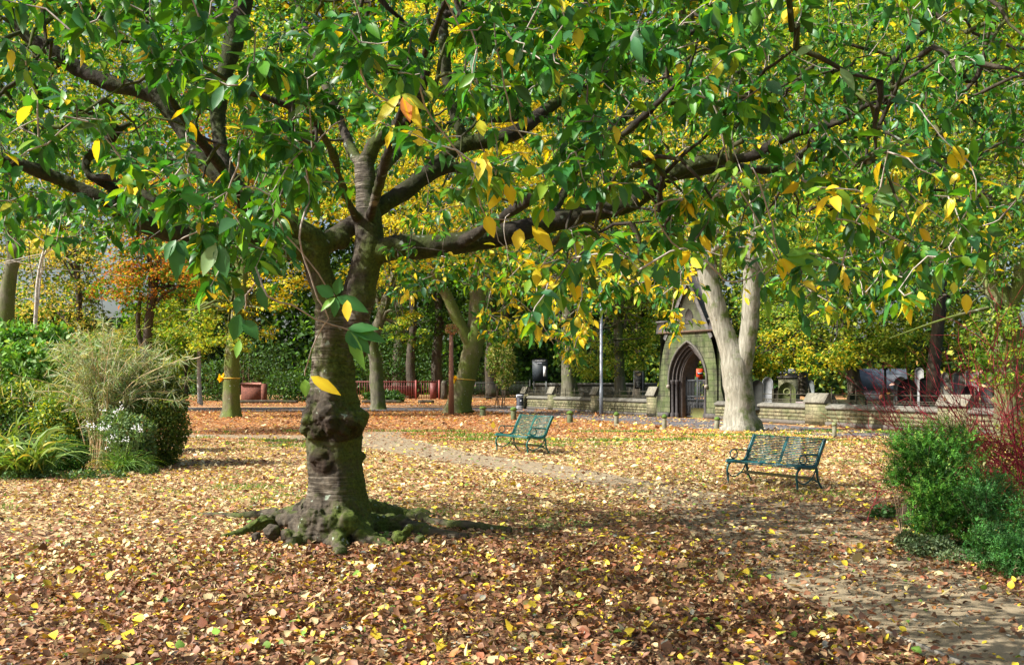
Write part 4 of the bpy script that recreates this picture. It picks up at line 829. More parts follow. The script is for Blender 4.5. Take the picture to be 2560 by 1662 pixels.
# yellow ribbons
for px, py, wpx, lb in [(578, 945, 41, 'yellow ribbon bow tied round the mossy tree left of the cherry'), (1163, 948, 50, 'yellow ribbon bow tied round the mossy forked tree by the brown post')]:
    DD = GD(1043 if px < 700 else 1033); c = W(px, py, DD); r = wpx / 2 * DD / F * 1.06; t = thing('ribbon', tuple(c), lb, 'ribbon', 0, 'yellow ribbons tied round trees')
    g = Geo(); th = np.linspace(0, 2 * math.pi, 28); g.tube([(r * math.cos(a), r * math.sin(a), -.06 * math.cos(a) * (px > 700)) for a in th], .035, 5, (.75, .6, .12), cap=False); g.build('band', M['shrub'], t, True)
    g = Geo(); c0 = np.array([-r * .95, -r * .35, 0]); m_ = 46; leaf_batch(g, np.tile(c0, (m_, 1)) + rng.normal(size=(m_, 3)) * .05, rdir(m_), rdir(m_), .27, .6, pick([(.85, .6, .02)], m_), .4, .5, True); g.build('bow', M['shrub'], t)
# litter bin
p = G(1300, 1022); t = thing('litter_bin', (p.x, p.y, 0), 'black cylindrical litter bin with white bands at the end of the stone wall', 'litter bin'); h = 37 * p.y / F; r = 9.3 * p.y / F
g = Geo(); K = (.03, .035, .05); Wt = (.75, .76, .8); prof = [(r * 1.02, 0), (r * 1.02, h * .04), (r, h * .05), (r, h * .98), (r * .92, h), (r * .1, h * 1.02)]
g.lathe(prof, 24, col=K); g.build('body', M['plain'], t, True)
for a, b in ((.06, .11), (.17, .2), (.78, .95)):
    g = Geo(); g.lathe([(r * .9, h * a), (r * 1.025, h * a), (r * 1.025, h * b), (r * .9, h * b)], 24, col=Wt); g.build('white_band', M['plain'], t, True)
g = Geo()
for k, a in enumerate(np.linspace(-2.35, -.75, 8)): g.box((r * 1.04 * math.cos(a), r * 1.04 * math.sin(a), h * .865), (.03, .065, h * .085), K, a)
g.build('lettering', M['plain'], t); g = Geo(); g.box((r * .25, -r * 1.0, h * .55), (.16, .03, .10), (.6, .62, .68)); g.build('emblem', M['plain'], t)
# lamp post
p = G(1503, 1036); s_ = p.y / F; t = thing('lamp_post', (p.x, p.y, 0), 'tall slim grey metal lamp post in front of the cemetery wall', 'lamp post')
g = Geo(); g.tube([(0, 0, -.05), (0, 0, 60 * s_), (0, 0, 62 * s_), (0, 0, 340 * s_)], [4.6 * s_, 4.6 * s_, 3.8 * s_, 3.0 * s_], 12, (.36, .40, .45)); g.build('pole', M['metal'], t, True)
g = Geo(); g.tube([(0, 0, 338 * s_), (-.05, -.1, 345 * s_), (-.5, -.5, 346 * s_)], .05, 8, (.36, .4, .45)); g.box((-.75, -.75, 345 * s_), (.75, .28, .16), (.4, .42, .45), math.radians(45)); g.build('lamp_head', M['metal'], t)
# bollards
BO = [(1207, 1040, 1017, 'dark mossy round topped bollard, leftmost of the row on the lawn edge'), (1284, 1050, 1020, 'mossy bollard standing behind the far green bench'), (1425, 1057, 1029, 'mossy round topped bollard just right of the far green bench'), (1541, 1065, 1032, 'mossy bollard in the row just right of the lamp post'), (1661, 1073, 1038, 'weathered bollard in front of the left side of the stone gateway'), (1791, 1074, 1044, 'leaning mossy bollard just left of the pale forked tree'), (2086, 1095, 1056, 'square pale stone bollard above the near green bench')]
for i, (x, yb, yt, lb) in enumerate(BO):
    p = G(x, yb); s_ = p.y / F; h = (yb - yt) * s_ * 1.14; r = 7.4 * s_ if i < 6 else 7.6 * s_
    t = thing('bollard', (p.x, p.y, -.02), lb, 'bollard', .55, 'stone bollards along the lawn edge'); g = Geo()
    sides = 12 if i < 3 else 4; base = (.10, .12, .06) if i < 3 else (.19, .19, .13); 
    g.lathe([(r * 1.05, 0), (r, h * .2), (r * .95, h * .70), (r * .9, h * .72), (r * .9, h * .74)], sides, col=base); g.build('shaft', M['rough'], t, sides > 4)
    g = Geo(); mossc = (.085, .15, .025) if i < 6 else (.20, .23, .11); g.lathe([(r * .9, h * .74), (r * 1.18, h * .75), (r * 1.2, h * .84), (r * .75, h * .95), (r * .2, h)], sides, col=mossc); g.build('cap', M['rough'], t, sides > 4)
    if i == 5: t.rotation_euler = (.0, .09, .3)

# ------------------------------------------------------------------ cemetery wall
COPE = (.17, .165, .14); IRON = (.055, .05, .03)
def wall_run(P, Q, hw, pil, label, hp, hcap, pwid, finial):
    dv = Q - P; L = dv.length; rz = math.atan2(dv.y, dv.x); t = thing('stone_wall', (P.x, P.y, 0), label, 'wall', rz)
    # local x runs from P to Q ; local -y or +y faces the lane: lane is on the left of P->Q seen from above?
    nrm = Vector((-dv.y, dv.x)).normalized(); face = -1 if nrm.dot(Vector((P.x, P.y))) > 0 else 1      # side facing the camera
    fy = face * .0
    g = Geo(); nn = max(2, int(L / .31)); rows = max(3, int(hw / .19))
    g.box((L / 2, 0, hw / 2 + .0), (L, .42, hw))
    # projecting rock faced stones
    for k in range(rows):
        x = rng.uniform(-.3, 0); z = .22 + k * .19
        if z + .17 > hw: break
        while x < L:
            w = rng.uniform(.35, .85); a, b = max(x, 0), min(x + w - .02, L)
            if b - a > .1: g.box(((a + b) / 2, -.21 - 0.0, z + .085), (b - a, rng.uniform(.02, .09), .17), (1, 1, 1), 0, .8 + .1 * rng.random())
            x += w
    g.build('stonework', M['wall'], t)
    g = Geo(); g.box((L / 2, -.03, .11), (L, .56, .22), (.12, .11, .095)); g.build('plinth', M['rough'], t)
    g = Geo(); g.prism([(-.30, hw), (.24, hw), (.24, hw + .10), (-.05, hw + .26), (-.30, hw + .12)], 0, L, 'x', COPE); g.build('coping', M['rough'], t)
    xs_ = sorted((on_line(P, Q, q) - P).dot(dv.normalized()) for q in pil)
    for x in xs_:
        g = Geo(); g.box((x, 0, hp / 2), (pwid, .62, hp)); o1 = g.build('pillar', M['wall'], t)
        g = Geo(); hw2 = pwid / 2 + .06; g.prism([(-.40, hp), (.40, hp), (.40, hp + .06), (.12, hp + hcap), (-.12, hp + hcap), (-.40, hp + .06)], x - hw2, x + hw2, 'x', (.20, .19, .15)); g.build('pillar_cap', M['rough'], o1)
    ends = [0] + list(xs_) + [L]
    for a, b in zip(ends[:-1], ends[1:]):
        a += pwid / 2; b -= pwid / 2
        if b - a < 1: continue
        g = Geo(); zb = hw + .2
        for z in (.14, .24, .52): g.box(((a + b) / 2, 0, zb + z), (b - a, .03, .035), IRON)
        k = max(1, int((b - a) / 1.6))
        for q in range(k + 1):
            x = a + .1 + (b - a - .2) * q / k; g.box((x, 0, zb + .34), (.05, .05, .78), IRON); 
            if finial: g.ball((x, 0, zb + .76), .055, IRON, 6, 4); g.box((x, 0, zb + .86), (.03, .03, .14), IRON, taper=.2)
        for x in np.arange(a + .2, b, .22): g.box((x, 0, zb + .19), (.03, .02, .1), IRON)
        g.build('railing', M['plain'], t)
    return t
# orient so that local -y faces the lane (west/south side): run direction far -> near gives normal pointing east, so lane is local -y when rz is measured P->Q
wall_run(WA, WB, .92, [1316, 1384, 1494, 1637], 'low rough sandstone wall left of the gateway, with gabled pillars and iron railing', 1.35, .62, 1.15, False)
wall_run(WC, WD, .86, [2050, 2395], 'low rough sandstone wall right of the gateway, carrying an iron railing with finials', 1.15, .5, 1.7, True)
# dark second wall behind
g = Geo(); A = Vector((2.0, 96)); B = Vector((13, 92)); dv = B - A; t = thing('stone_wall', (A.x, A.y, topz - .02), 'plain dark wall running behind the trees between notice board and gateway', 'wall', math.atan2(dv.y, dv.x))
g.box((dv.length / 2, 0, .75), (dv.length, .4, 1.5), (.10, .10, .085)); g.build('stonework', M['rough'], t)
g = Geo(); g.box((dv.length / 2, 0, 1.58), (dv.length, .6, .22), (.16, .16, .15)); g.build('coping', M['rough'], t)

# ------------------------------------------------------------------ gateway
gl_, gr_ = Vector((9.55, 66.0)), Vector((12.45, 62.2)); gv = gr_ - gl_; GW = gv.length; grz = math.atan2(gv.y, gv.x)
gate = thing('stone_gateway', (gl_.x, gl_.y, 0), 'mossy gothic stone gateway with pointed arch, steep gable and iron gate', 'gateway', grz)
BZ = 5.35; AP = 1.7
def arch(hw, z0, zs, rise, n=14):
    """left foot up over the point to right foot, in (x,z) about x=0"""
    out = [(-hw, z0)]; R = (hw * hw + rise * rise) / (2 * hw); c = -hw + R
    th1 = math.acos((0 - c) / -R) if R else 0
    th1 = math.atan2(rise, c)
    for k in range(n + 1): 
        a = th1 * k / n; out.append((c - R * math.cos(a), zs + R * math.sin(a)))
    return out + [(-x, z) for x, z in reversed(out[:-1])]
cx_ = GW * .5
a0 = arch(1.55, 0, 2.35, 2.38); g = Geo()
def strip(pa, pb, ya, yb, col=(1, 1, 1), g=None):
    n = len(pa); V = [(cx_ + x, ya, z) for x, z in pa] + [(cx_ + x, yb, z) for x, z in pb]; g.add(V, None, [(i, i + 1, n + i + 1, n + i) for i in range(n - 1)], col)
top = [(x, BZ) for x, z in a0]; top[0] = (-cx_ * 1.0, 0); 
# facade: side panels and the spandrel above the arch
m1 = len(a0) // 2
outer = []
for i, (x, z) in enumerate(a0):
    if z < 2.4: outer.append((-cx_ if x < 0 else cx_, z))
    else:
        f = abs(x) / 1.55; outer.append(((-1 if x < 0 else 1) * cx_ * f, 2.4 + (BZ - 2.4) * min(1, (z - 2.4) / (1.4)) if f > .55 else BZ))
outer[m1] = (0, BZ)
g2 = Geo(); 
prev = None
strip(a0, outer, 0, 0, g=g)
g.box((cx_ - cx_ / 2 - .71 + 0, .9, 0.01), (.01, .01, .01))
# flanks, top and back
g.add([(0, 0, 0), (0, 1.7, 0), (0, 1.7, BZ), (0, 0, BZ)], None, [(0, 1, 2, 3)]); g.add([(GW, 0, 0), (GW, 1.7, 0), (GW, 1.7, BZ), (GW, 0, BZ)], None, [(3, 2, 1, 0)]); g.add([(0, 0, BZ), (GW, 0, BZ), (GW, 1.7, BZ), (0, 1.7, BZ)], None, [(0, 1, 2, 3)])
b0 = arch(.98, 0, 2.35, 1.75); outb = [(-cx_ if x < 0 else cx_, z) if z < 2.4 else ((x / .98) * cx_ if abs(x) > .5 else x * 2, BZ) for x, z in b0]; outb[len(b0) // 2] = (0, BZ); strip(b0, outb, 1.7, 1.7, g=g)
g.build('wall', M['ashlar'], gate)
# recessed orders
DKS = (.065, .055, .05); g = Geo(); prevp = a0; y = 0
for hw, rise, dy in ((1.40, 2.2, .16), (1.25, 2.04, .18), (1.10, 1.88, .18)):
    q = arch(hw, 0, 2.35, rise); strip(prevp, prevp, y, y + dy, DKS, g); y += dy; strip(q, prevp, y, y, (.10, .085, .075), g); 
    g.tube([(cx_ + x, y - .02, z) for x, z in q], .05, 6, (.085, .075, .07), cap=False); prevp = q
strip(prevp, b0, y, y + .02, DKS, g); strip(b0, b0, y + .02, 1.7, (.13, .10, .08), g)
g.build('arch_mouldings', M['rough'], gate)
# hood mould
g = Geo(); hm = arch(1.60, 2.0, 2.35, 2.45); g.tube([(cx_ + x, -.05, z) for x, z in hm], .075, 6, (.11, .105, .09), cap=False)
for s in (-1, 1): g.ball((cx_ + s * 1.61, -.08, 1.98), .13, (.28, .25, .2), 8, 6)
g.build('hood_mould', M['rough'], gate, True)
for s in (-1, 1):
    for k, (xx, yy) in enumerate(((1.38, .12), (1.20, .30))):
        g = Geo(); g.lathe([(.16, 0), (.16, .22), (.12, .3), (.085, .34), (.085, 2.1), (.12, 2.14), (.15, 2.3), (.16, 2.38)], 12, (cx_ + s * xx, yy - .02, 0), (.06, .055, .055)); g.build('column', M['rough'], gate, True)
# buttresses
for s in (0, 1):
    g = Geo(); xb = 0 if s == 0 else GW; sg = -1 if s == 0 else 1
    g.prism([(xb - sg * .02, 0), (xb + sg * .45, 0), (xb + sg * .45, 1.1), (xb + sg * .22, 1.8), (xb + sg * .16, 4.0), (xb - sg * .02, 4.2)], .12, .75, 'y'); o_ = g.build('buttress', M['ashlar'], gate)
g = Geo(); g.box((GW + .35, 1.0, 1.7), (.75, .6, 3.4), (1, 1, 1), 0, .93); g.build('buttress', M['ashlar'], gate)
for s in (-1, 1): g = Geo(); g.box((GW / 2 + s * (1.55 + (GW / 2 - 1.55) / 2 + .03), -.04, .16), (GW / 2 - 1.49, .3, .32), (.09, .085, .08)); g.build('plinth', M['rough'], gate)
# cornice, kneelers, gable
g = Geo(); g.box((GW / 2, -.08, BZ + .06), (GW + .1, .16, .12), (.12, .08, .055)); g.build('cornice', M['rough'], gate)
g = Geo(); GAZ = 8.6; hb = 1.75
g.prism([(cx_ - hb, BZ), (cx_ + hb, BZ), (cx_ + .0, GAZ)], .12, 1.5, 'y'); g.build('gable', M['ashlar_dark'], gate)
for s in (-1, 1):
    g = Geo(); w_ = .24; nx_, nz_ = (GAZ - BZ), hb; L_ = math.hypot(nx_, nz_); ox, oz = nx_ / L_ * w_ * s, nz_ / L_ * w_
    g.prism([(cx_ + s * (hb + .12), BZ - .45), (cx_ + s * (hb + .12) + ox, BZ - .3), (cx_ + ox * .3, GAZ + .3), (cx_, GAZ + .15), (cx_, GAZ - .15)], -.06, 1.6, 'y', (.10, .095, .09)); g.build('gable_coping', M['rough'], gate)
    g = Geo(); xk = 0.18 if s < 0 else GW - .18
    g.prism([(xk - .42, BZ + .02), (xk + .42, BZ + .02), (xk + .3, BZ + .72), (xk - .3, BZ + .72)], -.14, 1.2, 'y', (.085, .08, .08)); g.box((xk, .5, BZ + .76), (.85, 1.3, .1), (.12, .12, .11)); g.build('kneeler', M['rough'], gate)
# dark raised plate on the gable, drawn in place of a recess
g = Geo(); q = arch(.34, 5.9, 6.3, .55); V = [(x + cx_, z) for x, z in q]; g.prism(V, .08, .118, 'y', (.05, .045, .04)); g.build('gable_dark_plate', M['rough'], gate)
# iron gates
for s in (0, 1):
    g = Geo(); IR = (.035, .04, .045); xa = cx_ - 1.0 + s * 1.0; xb = xa + .98; yy = .9
    for z in (.08, 1.15, 1.35, 2.35): g.box(((xa + xb) / 2, yy, z), (xb - xa, .05, .07 if z < 2 else .12), IR)
    for x in np.arange(xa + .06, xb, .125): g.box((x, yy, 1.2), (.028, .03, 2.3), IR)
    for x in (xa + .02, xb - .02): g.box((x, yy, 1.28), (.07, .07, 2.6), IR)
    for k in range(5):
        th = np.linspace(0, 2 * math.pi, 14); xc = xa + .15 + k * .17; g.tube([(xc + .08 * math.cos(a), yy - .02, 1.25 + .08 * math.sin(a)) for a in th], .014, 4, IR, cap=False)
        g.tube([(xc + .09 * math.cos(a), yy - .02, .6 + .3 * math.sin(a)) for a in th], .014, 4, IR, cap=False)
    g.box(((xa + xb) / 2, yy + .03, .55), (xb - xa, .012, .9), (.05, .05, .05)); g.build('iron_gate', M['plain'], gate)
# red van-like traffic glimpse: red notice seen above the gate
p = W(1749, 935, 72); t = thing('sign', (p.x, p.y, topz), 'small bright red sign with a dark strip seen through the arch above the gate', 'sign')
g = Geo(); zc = p.z - topz; g.box((0, 0, zc), (.46, .05, .75), (.75, .07, .02)); g.build('board', M['plain'], t)
g = Geo(); g.box((.03, -.03, zc + .05), (.42, .015, .15), (.03, .03, .06)); g.box((.03, -.045, zc + .06), (.28, .01, .05), (.5, .6, .62)); g.build('strip', M['plain'], t)
g = Geo(); g.box((0, .04, zc / 2), (.08, .04, zc), (.05, .05, .05)); g.build('post', M['metal'], t)

# notice boards
p = W(1350, 955, 91); t = thing('notice_board', (p.x, 91, topz), 'dark notice board on two posts with a white paper strip, behind the wall', 'notice board', -.05); s_ = 91 / F; z0 = W(0, 953, 91).z - topz; z1 = W(0, 899, 91).z - topz; hw = 19 * s_
g = Geo(); g.box((0, 0, (z0 + z1) / 2), (hw * 2, .10, z1 - z0), (.035, .045, .055)); th = [(-hw, z1), (-hw * .7, z1 + .1), (0, z1 + .17), (hw * .7, z1 + .1), (hw, z1)]; g.prism(th, -.05, .05, 'y', (.035, .045, .055)); g.build('board', M['plain'], t)
g = Geo(); g.box((hw * .62, -.065, z0 + (z1 - z0) * .46), (.24, .02, .88), (.85, .86, .9)); g.build('paper_notice', M['plain'], t)
g = Geo()
for k in range(9): g.box((-.42 + k * .105, -.06, z1 - .10), (.075, .02, .11), (.7, .72, .8))
for k in range(4): g.box((-.17 + k * .11, -.06, z1 - .30), (.08, .02, .10), (.6, .62, .72))
g.build('lettering', M['plain'], t)
for s in (-1, 1): g = Geo(); g.box((s * hw * .82, .0, z0 / 2), (.09, .09, z0), (.16, .18, .18)); g.build('post', M['plain'], t)
p = W(1596, 960, 76); t = thing('notice_board', (p.x, 76, topz), 'smaller dark notice board with brown emblem beside the left side of the gateway', 'notice board'); s_ = 76 / F; z1 = W(0, 929, 76).z - topz; z0 = W(0, 972, 76).z - topz
g = Geo(); g.box((0, 0, (z0 + z1) / 2), (.55, .05, z1 - z0), (.03, .03, .028)); g.build('board', M['plain'], t)
g = Geo(); g.tube([(-.33, 0, 0), (-.33, 0, z1 + .05), (.33, 0, z1 + .05), (.33, 0, 0)], .03, 6, (.2, .22, .24)); g.build('frame', M['metal'], t)
g = Geo(); g.prism([(-.2, z1 - .1), (.2, z1 - .1), (.16, z1 - .25), (0, z1 - .34), (-.16, z1 - .25)], -.04, -.03, 'y', (.25, .2, .1))
for k in range(7): g.box((0, -.035, z1 - .45 - k * .11), (.36 - .08 * (k % 3), .01, .035), (.22, .22, .2))
g.build('lettering', M['plain'], t)

# gravestones
def gothic(hw, h, k=10):
    zs = h - hw * 1.15; return [(-hw, 0)] + arch(hw, zs, zs, hw * 1.15, k)[1:-1] + [(hw, 0)]
def rounded(hw, h, k=10): return [(-hw, 0)] + [(hw * -math.cos(math.pi * i / k), h - hw * .55 + hw * .55 * math.sin(math.pi * i / k)) for i in range(k + 1)] + [(hw, 0)]
def shoulder(hw, h): return [(-hw, 0), (-hw, h * .72), (-hw * .75, h * .80), (-hw * .6, h * .8)] + [(-hw * .6 * math.cos(math.pi * i / 8), h * .8 + h * .2 * math.sin(math.pi * i / 8)) for i in range(9)] + [(hw * .6, h * .8), (hw * .75, h * .8), (hw, h * .72), (hw, 0)]
GS = [(1893, 949, 32, 57, 'g', (.05, .055, .05), 'dark pointed gravestone nearest the right side of the pale forked tree'), (1919, 942, 25, 61, 'g', (.42, .44, .46), 'light grey pointed gravestone between the dark and the mossy green ones'), (1944, 969, 26, 60, 'r', (.09, .08, .05), 'brown rounded gravestone half hidden behind the mossy green one'),
      (1967, 955, 42, 56, 'g', (.15, .18, .06), 'mossy green pointed gravestone with a carved roundel'), (2025, 950, 20, 74, 'g', (.32, .36, .36), 'small grey gravestone behind the pinkish tomb'), (2143, 971, 36, 53, 's', (.075, .09, .04), 'dark green rounded gravestone right of the wide wall pillar'), (2216, 971, 32, 52, 'g', (.09, .10, .06), 'dark gravestone under the black lamp stem'),
      (2268, 946, 46, 50, 'g', (.035, .04, .03), 'large black pointed gravestone left of the brown trunk'), (2252, 941, 34, 60, 'g', (.30, .30, .27), 'grey pointed gravestone peeping over the large black one'), (2298, 918, 20, 66, 'g', (.62, .63, .62), 'tall whitish gravestone just left of the brown trunk'), (2312, 944, 24, 52, 'r', (.05, .055, .045), 'dark narrow gravestone touching the left of the brown trunk'), (2362, 930, 32, 62, 's', (.52, .50, .42), 'cream gravestone just right of the brown trunk'),
      (2397, 930, 28, 60, 'r', (.42, .40, .34), 'round headed pale gravestone left of the two round headed ones'), (2430, 924, 30, 64, 'r', (.36, .35, .32), 'taller round headed grey gravestone behind the red stems'), (2424, 962, 42, 47, 'g', (.10, .06, .06), 'dark purplish pointed gravestone low behind the red stems'), (2466, 928, 26, 62, 'r', (.34, .33, .30), 'grey gravestone deep in the red stems'), (2502, 945, 28, 60, 's', (.40, .37, .33), 'pale gravestone against the mottled trunk at right')]
for x, yt, w, DD, kd, c, lb in GS:
    c = tuple(q * .62 for q in c)
    p = W(x, 0, DD); h = W(0, yt, DD).z - topz; hw = w / 2 * DD / F; t = thing('gravestone', (p.x, DD, topz), lb, 'gravestone', rng.uniform(-.15, .15) - .25, 'gravestones in the cemetery')
    pr = {'g': gothic, 'r': rounded, 's': shoulder}[kd](hw, h); g = Geo(); g.prism(pr, -.07, .09, 'y', c); g.build('slab', M['rough'], t)
    pr2 = {'g': gothic, 'r': rounded, 's': shoulder}[kd](hw * .80, h - hw * .22); g = Geo(); g.prism(pr2, -.085, -.072, 'y', tuple(q * .75 for q in c)); g.build('inscribed_panel', M['rough'], t)
    g = Geo(); g.box((0, 0, .08), (hw * 2.3, .42, .16), tuple(q * .8 for q in c)); g.build('base', M['rough'], t)
    if x == 1967: g = Geo(); g.tube([(hw * .36 * math.cos(a), -.10, h - hw * 1.15 + hw * .36 * math.sin(a)) for a in np.linspace(0, 6.28, 18)], .035, 5, (.2, .22, .09), cap=False); g.build('roundel', M['rough'], t)
# pinkish chest tomb, stepped monument, blue-grey shed, cemetery lamp
p = W(2010, 1000, 60); t = thing('chest_tomb', (p.x, 60, topz), 'flat pinkish grey chest tomb beside the wide wall pillar', 'tomb', -.35); g = Geo(); g.box((0, 0, .18), (1.9, 1.0, .36), (.32, .24, .23)); g.build('chest', M['rough'], t); g = Geo(); g.prism([(-.6, .36), (.6, .36), (.5, .5), (-.5, .5)], -1.05, 1.05, 'x', (.46, .38, .38)); g.build('lid', M['rough'], t)
p = W(1973, 950, 78); t = thing('monument', (p.x, 78, topz), 'large stepped stone monument with pyramid cap behind the mossy green gravestone', 'monument', -.3); s_ = 78 / F; hh = W(0, 945, 78).z - topz
g = Geo(); g.box((0, 0, hh / 2), (1.55, 1.2, hh), (.24, .24, .15)); g.build('pedestal', M['rough'], t)
g = Geo(); g.box((0, 0, hh + .06), (1.75, 1.4, .12), (.12, .11, .1)); g.box((0, 0, hh + .24), (1.3, 1.1, .24), (.13, .12, .12)); g.box((0, 0, hh + .42), (1.6, 1.3, .12), (.24, .26, .30)); g.box((0, 0, hh + .65), (1.2, 1.0, .34), (.24, .26, .30), 0, .25); g.build('stepped_cap', M['rough'], t)
p = W(2195, 990, 95); t = thing('shed', (p.x, 95, topz), 'blue grey slate roofed building low behind the cemetery trees', 'building', -.2); g = Geo(); g.box((0, 0, .55), (4.4, 3.2, 1.1), (.12, .13, .14)); g.build('wall', M['rough'], t)
g = Geo(); g.prism([(-1.8, 1.1), (1.8, 1.1), (.3, 3.0), (-.3, 3.0)], -2.4, 2.4, 'x', (.05, .065, .085)); g.build('roof', M['plain'], t)
p = W(2213, 990, 58); t = thing('lamp_post', (p.x, 58, topz), 'short black iron post between the blue grey building and the gravestones', 'post'); g = Geo(); g.tube([(0, 0, 0), (0, 0, .5), (0, 0, .55), (0, 0, 2.3)], [.16, .14, .08, .07], 8, (.02, .025, .025)); g.build('pole', M['plain'], t, True)
g = Geo(); g.box((0, 0, 2.35), (.22, .22, .12), (.02, .025, .025)); g.build('cap', M['plain'], t)

# ================================================================== BENCHES
TEAL = (.018, .145, .135)
def bench(loc, rz, label, L, col, leaves, sc_):
    t = thing('park_bench', loc, label, 'bench', rz, 'green metal park benches')
    prof = [(0.0, .395), (.02, .43), (.08, .44), (.20, .42), (.34, .405), (.43, .42), (.49, .47), (.53, .56), (.58, .68), (.64, .80), (.70, .92)]
    P, R = spl([(Vector((0, y, z)), .01) for y, z in prof], .01)
    s = np.concatenate([[0], np.cumsum(np.linalg.norm(np.diff(P, axis=0), axis=1))])
    def at(u): return np.array([0, np.interp(u, s, P[:, 1]), np.interp(u, s, P[:, 2])])
    us = np.arange(.015, s[-1], .0335); cut = np.interp(.46, P[:, 1], s)
    for nm, sel in (('seat', us[us < cut]), ('backrest', us[us >= cut])):
        g = Geo()
        for u in sel:
            a = at(u); g.tube([(-L / 2, a[1], a[2]), (L / 2, a[1], a[2])], .0115 if u < s[-1] - .03 else .015, 6, col)
        g.build(nm, M['paint'], t, True)
    for x in (-L / 2, L / 2):
        g = Geo(); sg = 1 if x > 0 else -1
        PP_ = [(0, y, z) for y, z in P[:, 1:]]; n = len(PP_); T_ = np.gradient(P[:, 1:], axis=0); T_ = T_ / np.linalg.norm(T_, axis=1)[:, None]; N_ = np.stack([-T_[:, 1], T_[:, 0]], 1)
        A_ = P[:, 1:] + N_ * .028; B_ = P[:, 1:] - N_ * .034; V = []
        for xx in (x - .022, x + .022): V += [(xx, *q) for q in A_] + [(xx, *q) for q in B_]
        Qd = []
        for i in range(n - 1):
            Qd += [(i, i + 1, n + i + 1, n + i), (2 * n + i, 3 * n + i, 3 * n + i + 1, 2 * n + i + 1), (i, 2 * n + i, 2 * n + i + 1, i + 1), (n + i, n + i + 1, 3 * n + i + 1, 3 * n + i)]
        Qd += [(0, n, 3 * n, 2 * n), (n - 1, 3 * n - 1, 4 * n - 1, 2 * n - 1)]
        g.add(V, None, Qd, col); ef = g.build('end_frame', M['paint'], t)
        g = Geo(); P2, R2 = spl([(Vector((x, .10, .40)), .022), (Vector((x, .03, .34)), .021), (Vector((x, .005, .22)), .020), (Vector((x, .03, .10)), .019), (Vector((x, .02, -.02)), .022)], .03); g.tube(P2, R2, 8, col); g.build('leg', M['paint'], t, True)
        g = Geo(); P2, R2 = spl([(Vector((x, .47, .43)), .028), (Vector((x, .50, .33)), .026), (Vector((x, .52, .20)), .020), (Vector((x, .58, .08)), .019), (Vector((x, .66, -.02)), .024)], .03); g.tube(P2, R2, 8, col); g.build('leg', M['paint'], t, True)
        g = Geo(); P2, R2 = spl([(Vector((x, .01, .24)), .012), (Vector((x, .07, .15)), .013), (Vector((x, .19, .12)), .013), (Vector((x, .32, .17)), .013), (Vector((x, .42, .26)), .013), (Vector((x, .47, .36)), .012)], .03); g.tube(P2, R2, 7, col)
        P2, R2 = spl([(Vector((x, .34, .19)), .012), (Vector((x, .44, .18)), .012), (Vector((x, .55, .12)), .012)], .03); g.tube(P2, R2, 7, col); g.build('brace', M['paint'], ef, True)
        g = Geo(); th = np.linspace(math.radians(75), math.radians(75 + 350), 26); cy, cz, rr = .17, .555, .088
        g.tube([(x, cy + rr * math.cos(a), cz + rr * math.sin(a)) for a in th], .013, 7, col)
        P2, R2 = spl([(Vector((x, cy + .01, cz + rr)), .014), (Vector((x, .32, cz + rr - .01)), .013), (Vector((x, .575, cz + rr - .02)), .013)], .04); g.tube(P2, R2, 7, col); g.build('armrest', M['paint'], ef, True)
    g = Geo()
    for i in range(0, len(P) - 1, 2):
        a, b = P[i], P[min(i + 2, len(P) - 1)]; c = (a + b) / 2; dv = b - a; Lx = np.linalg.norm(dv); ty = dv / Lx; nn = np.array([0, -ty[2], ty[1]])
        V = [c + np.array([sx * .03, 0, 0]) + ty * sy * Lx * .52 + nn * sz * .008 - nn * .0 for sx in (-1, 1) for sy in (-1, 1) for sz in (-1, 1)]
        g.add(V, None, [(0, 1, 3, 2), (4, 6, 7, 5), (0, 4, 5, 1), (2, 3, 7, 6), (0, 2, 6, 4), (1, 5, 7, 3)], col)
    g.build('centre_strap', M['paint'], t)
    g = Geo(); g.box((0, .45, .20), (L, .04, .055), (.16, .16, .09)); g.build('stretcher', M['plain'], t)
    # fallen leaves lying on the seat
    tw = Matrix.Translation(t.location) @ Matrix.Rotation(rz, 4, 'Z') @ Matrix.Scale(sc_, 4); g = Geo(); n = leaves
    Pl = np.array([tw @ Vector((rng.uniform(-L * .35, L * .2), rng.uniform(.30, .45), .437)) for _ in range(n)]); Dl = rdir(n); Dl[:, 2] *= .2
    leaf_batch(g, Pl, Dl, np.tile([0, 0, 1.], (n, 1)) + rng.normal(size=(n, 3)) * .2, .085 * rng.uniform(.7, 1.3, n), .6, pick([PAL['pale'], PAL['yel'], PAL['tan']], n), .1, .3, True)
    tag(g.build('fallen_leaves', M['litter']), 'scatter of pale yellow leaves lying on the seat of the %s green bench' % ('near' if loc[1] < 25 else 'far'), 'fallen leaves', None, 'stuff')
    t.scale = (sc_,) * 3
    return t
def bench_at(fl, fr, L, label, col, leaves, sc_, rz=None):
    a, b = G(*fl), G(*fr); c = (a + b) / 2; dv = b - a; r = math.atan2(dv.y, dv.x) if rz is None else rz
    bench((c.x, c.y, 0), r, label, L, col, leaves, sc_)
bench_at((1816, 1206), (1992, 1228), 1.86, 'larger, nearer green slatted metal bench in front of the pale forked tree', (.012, .082, .09), 26, 1.07)
bench_at((1234, 1127), (1323, 1139), 1.72, 'smaller, farther green slatted metal bench beside the bend of the path', (.010, .105, .09), 34, 1.22)

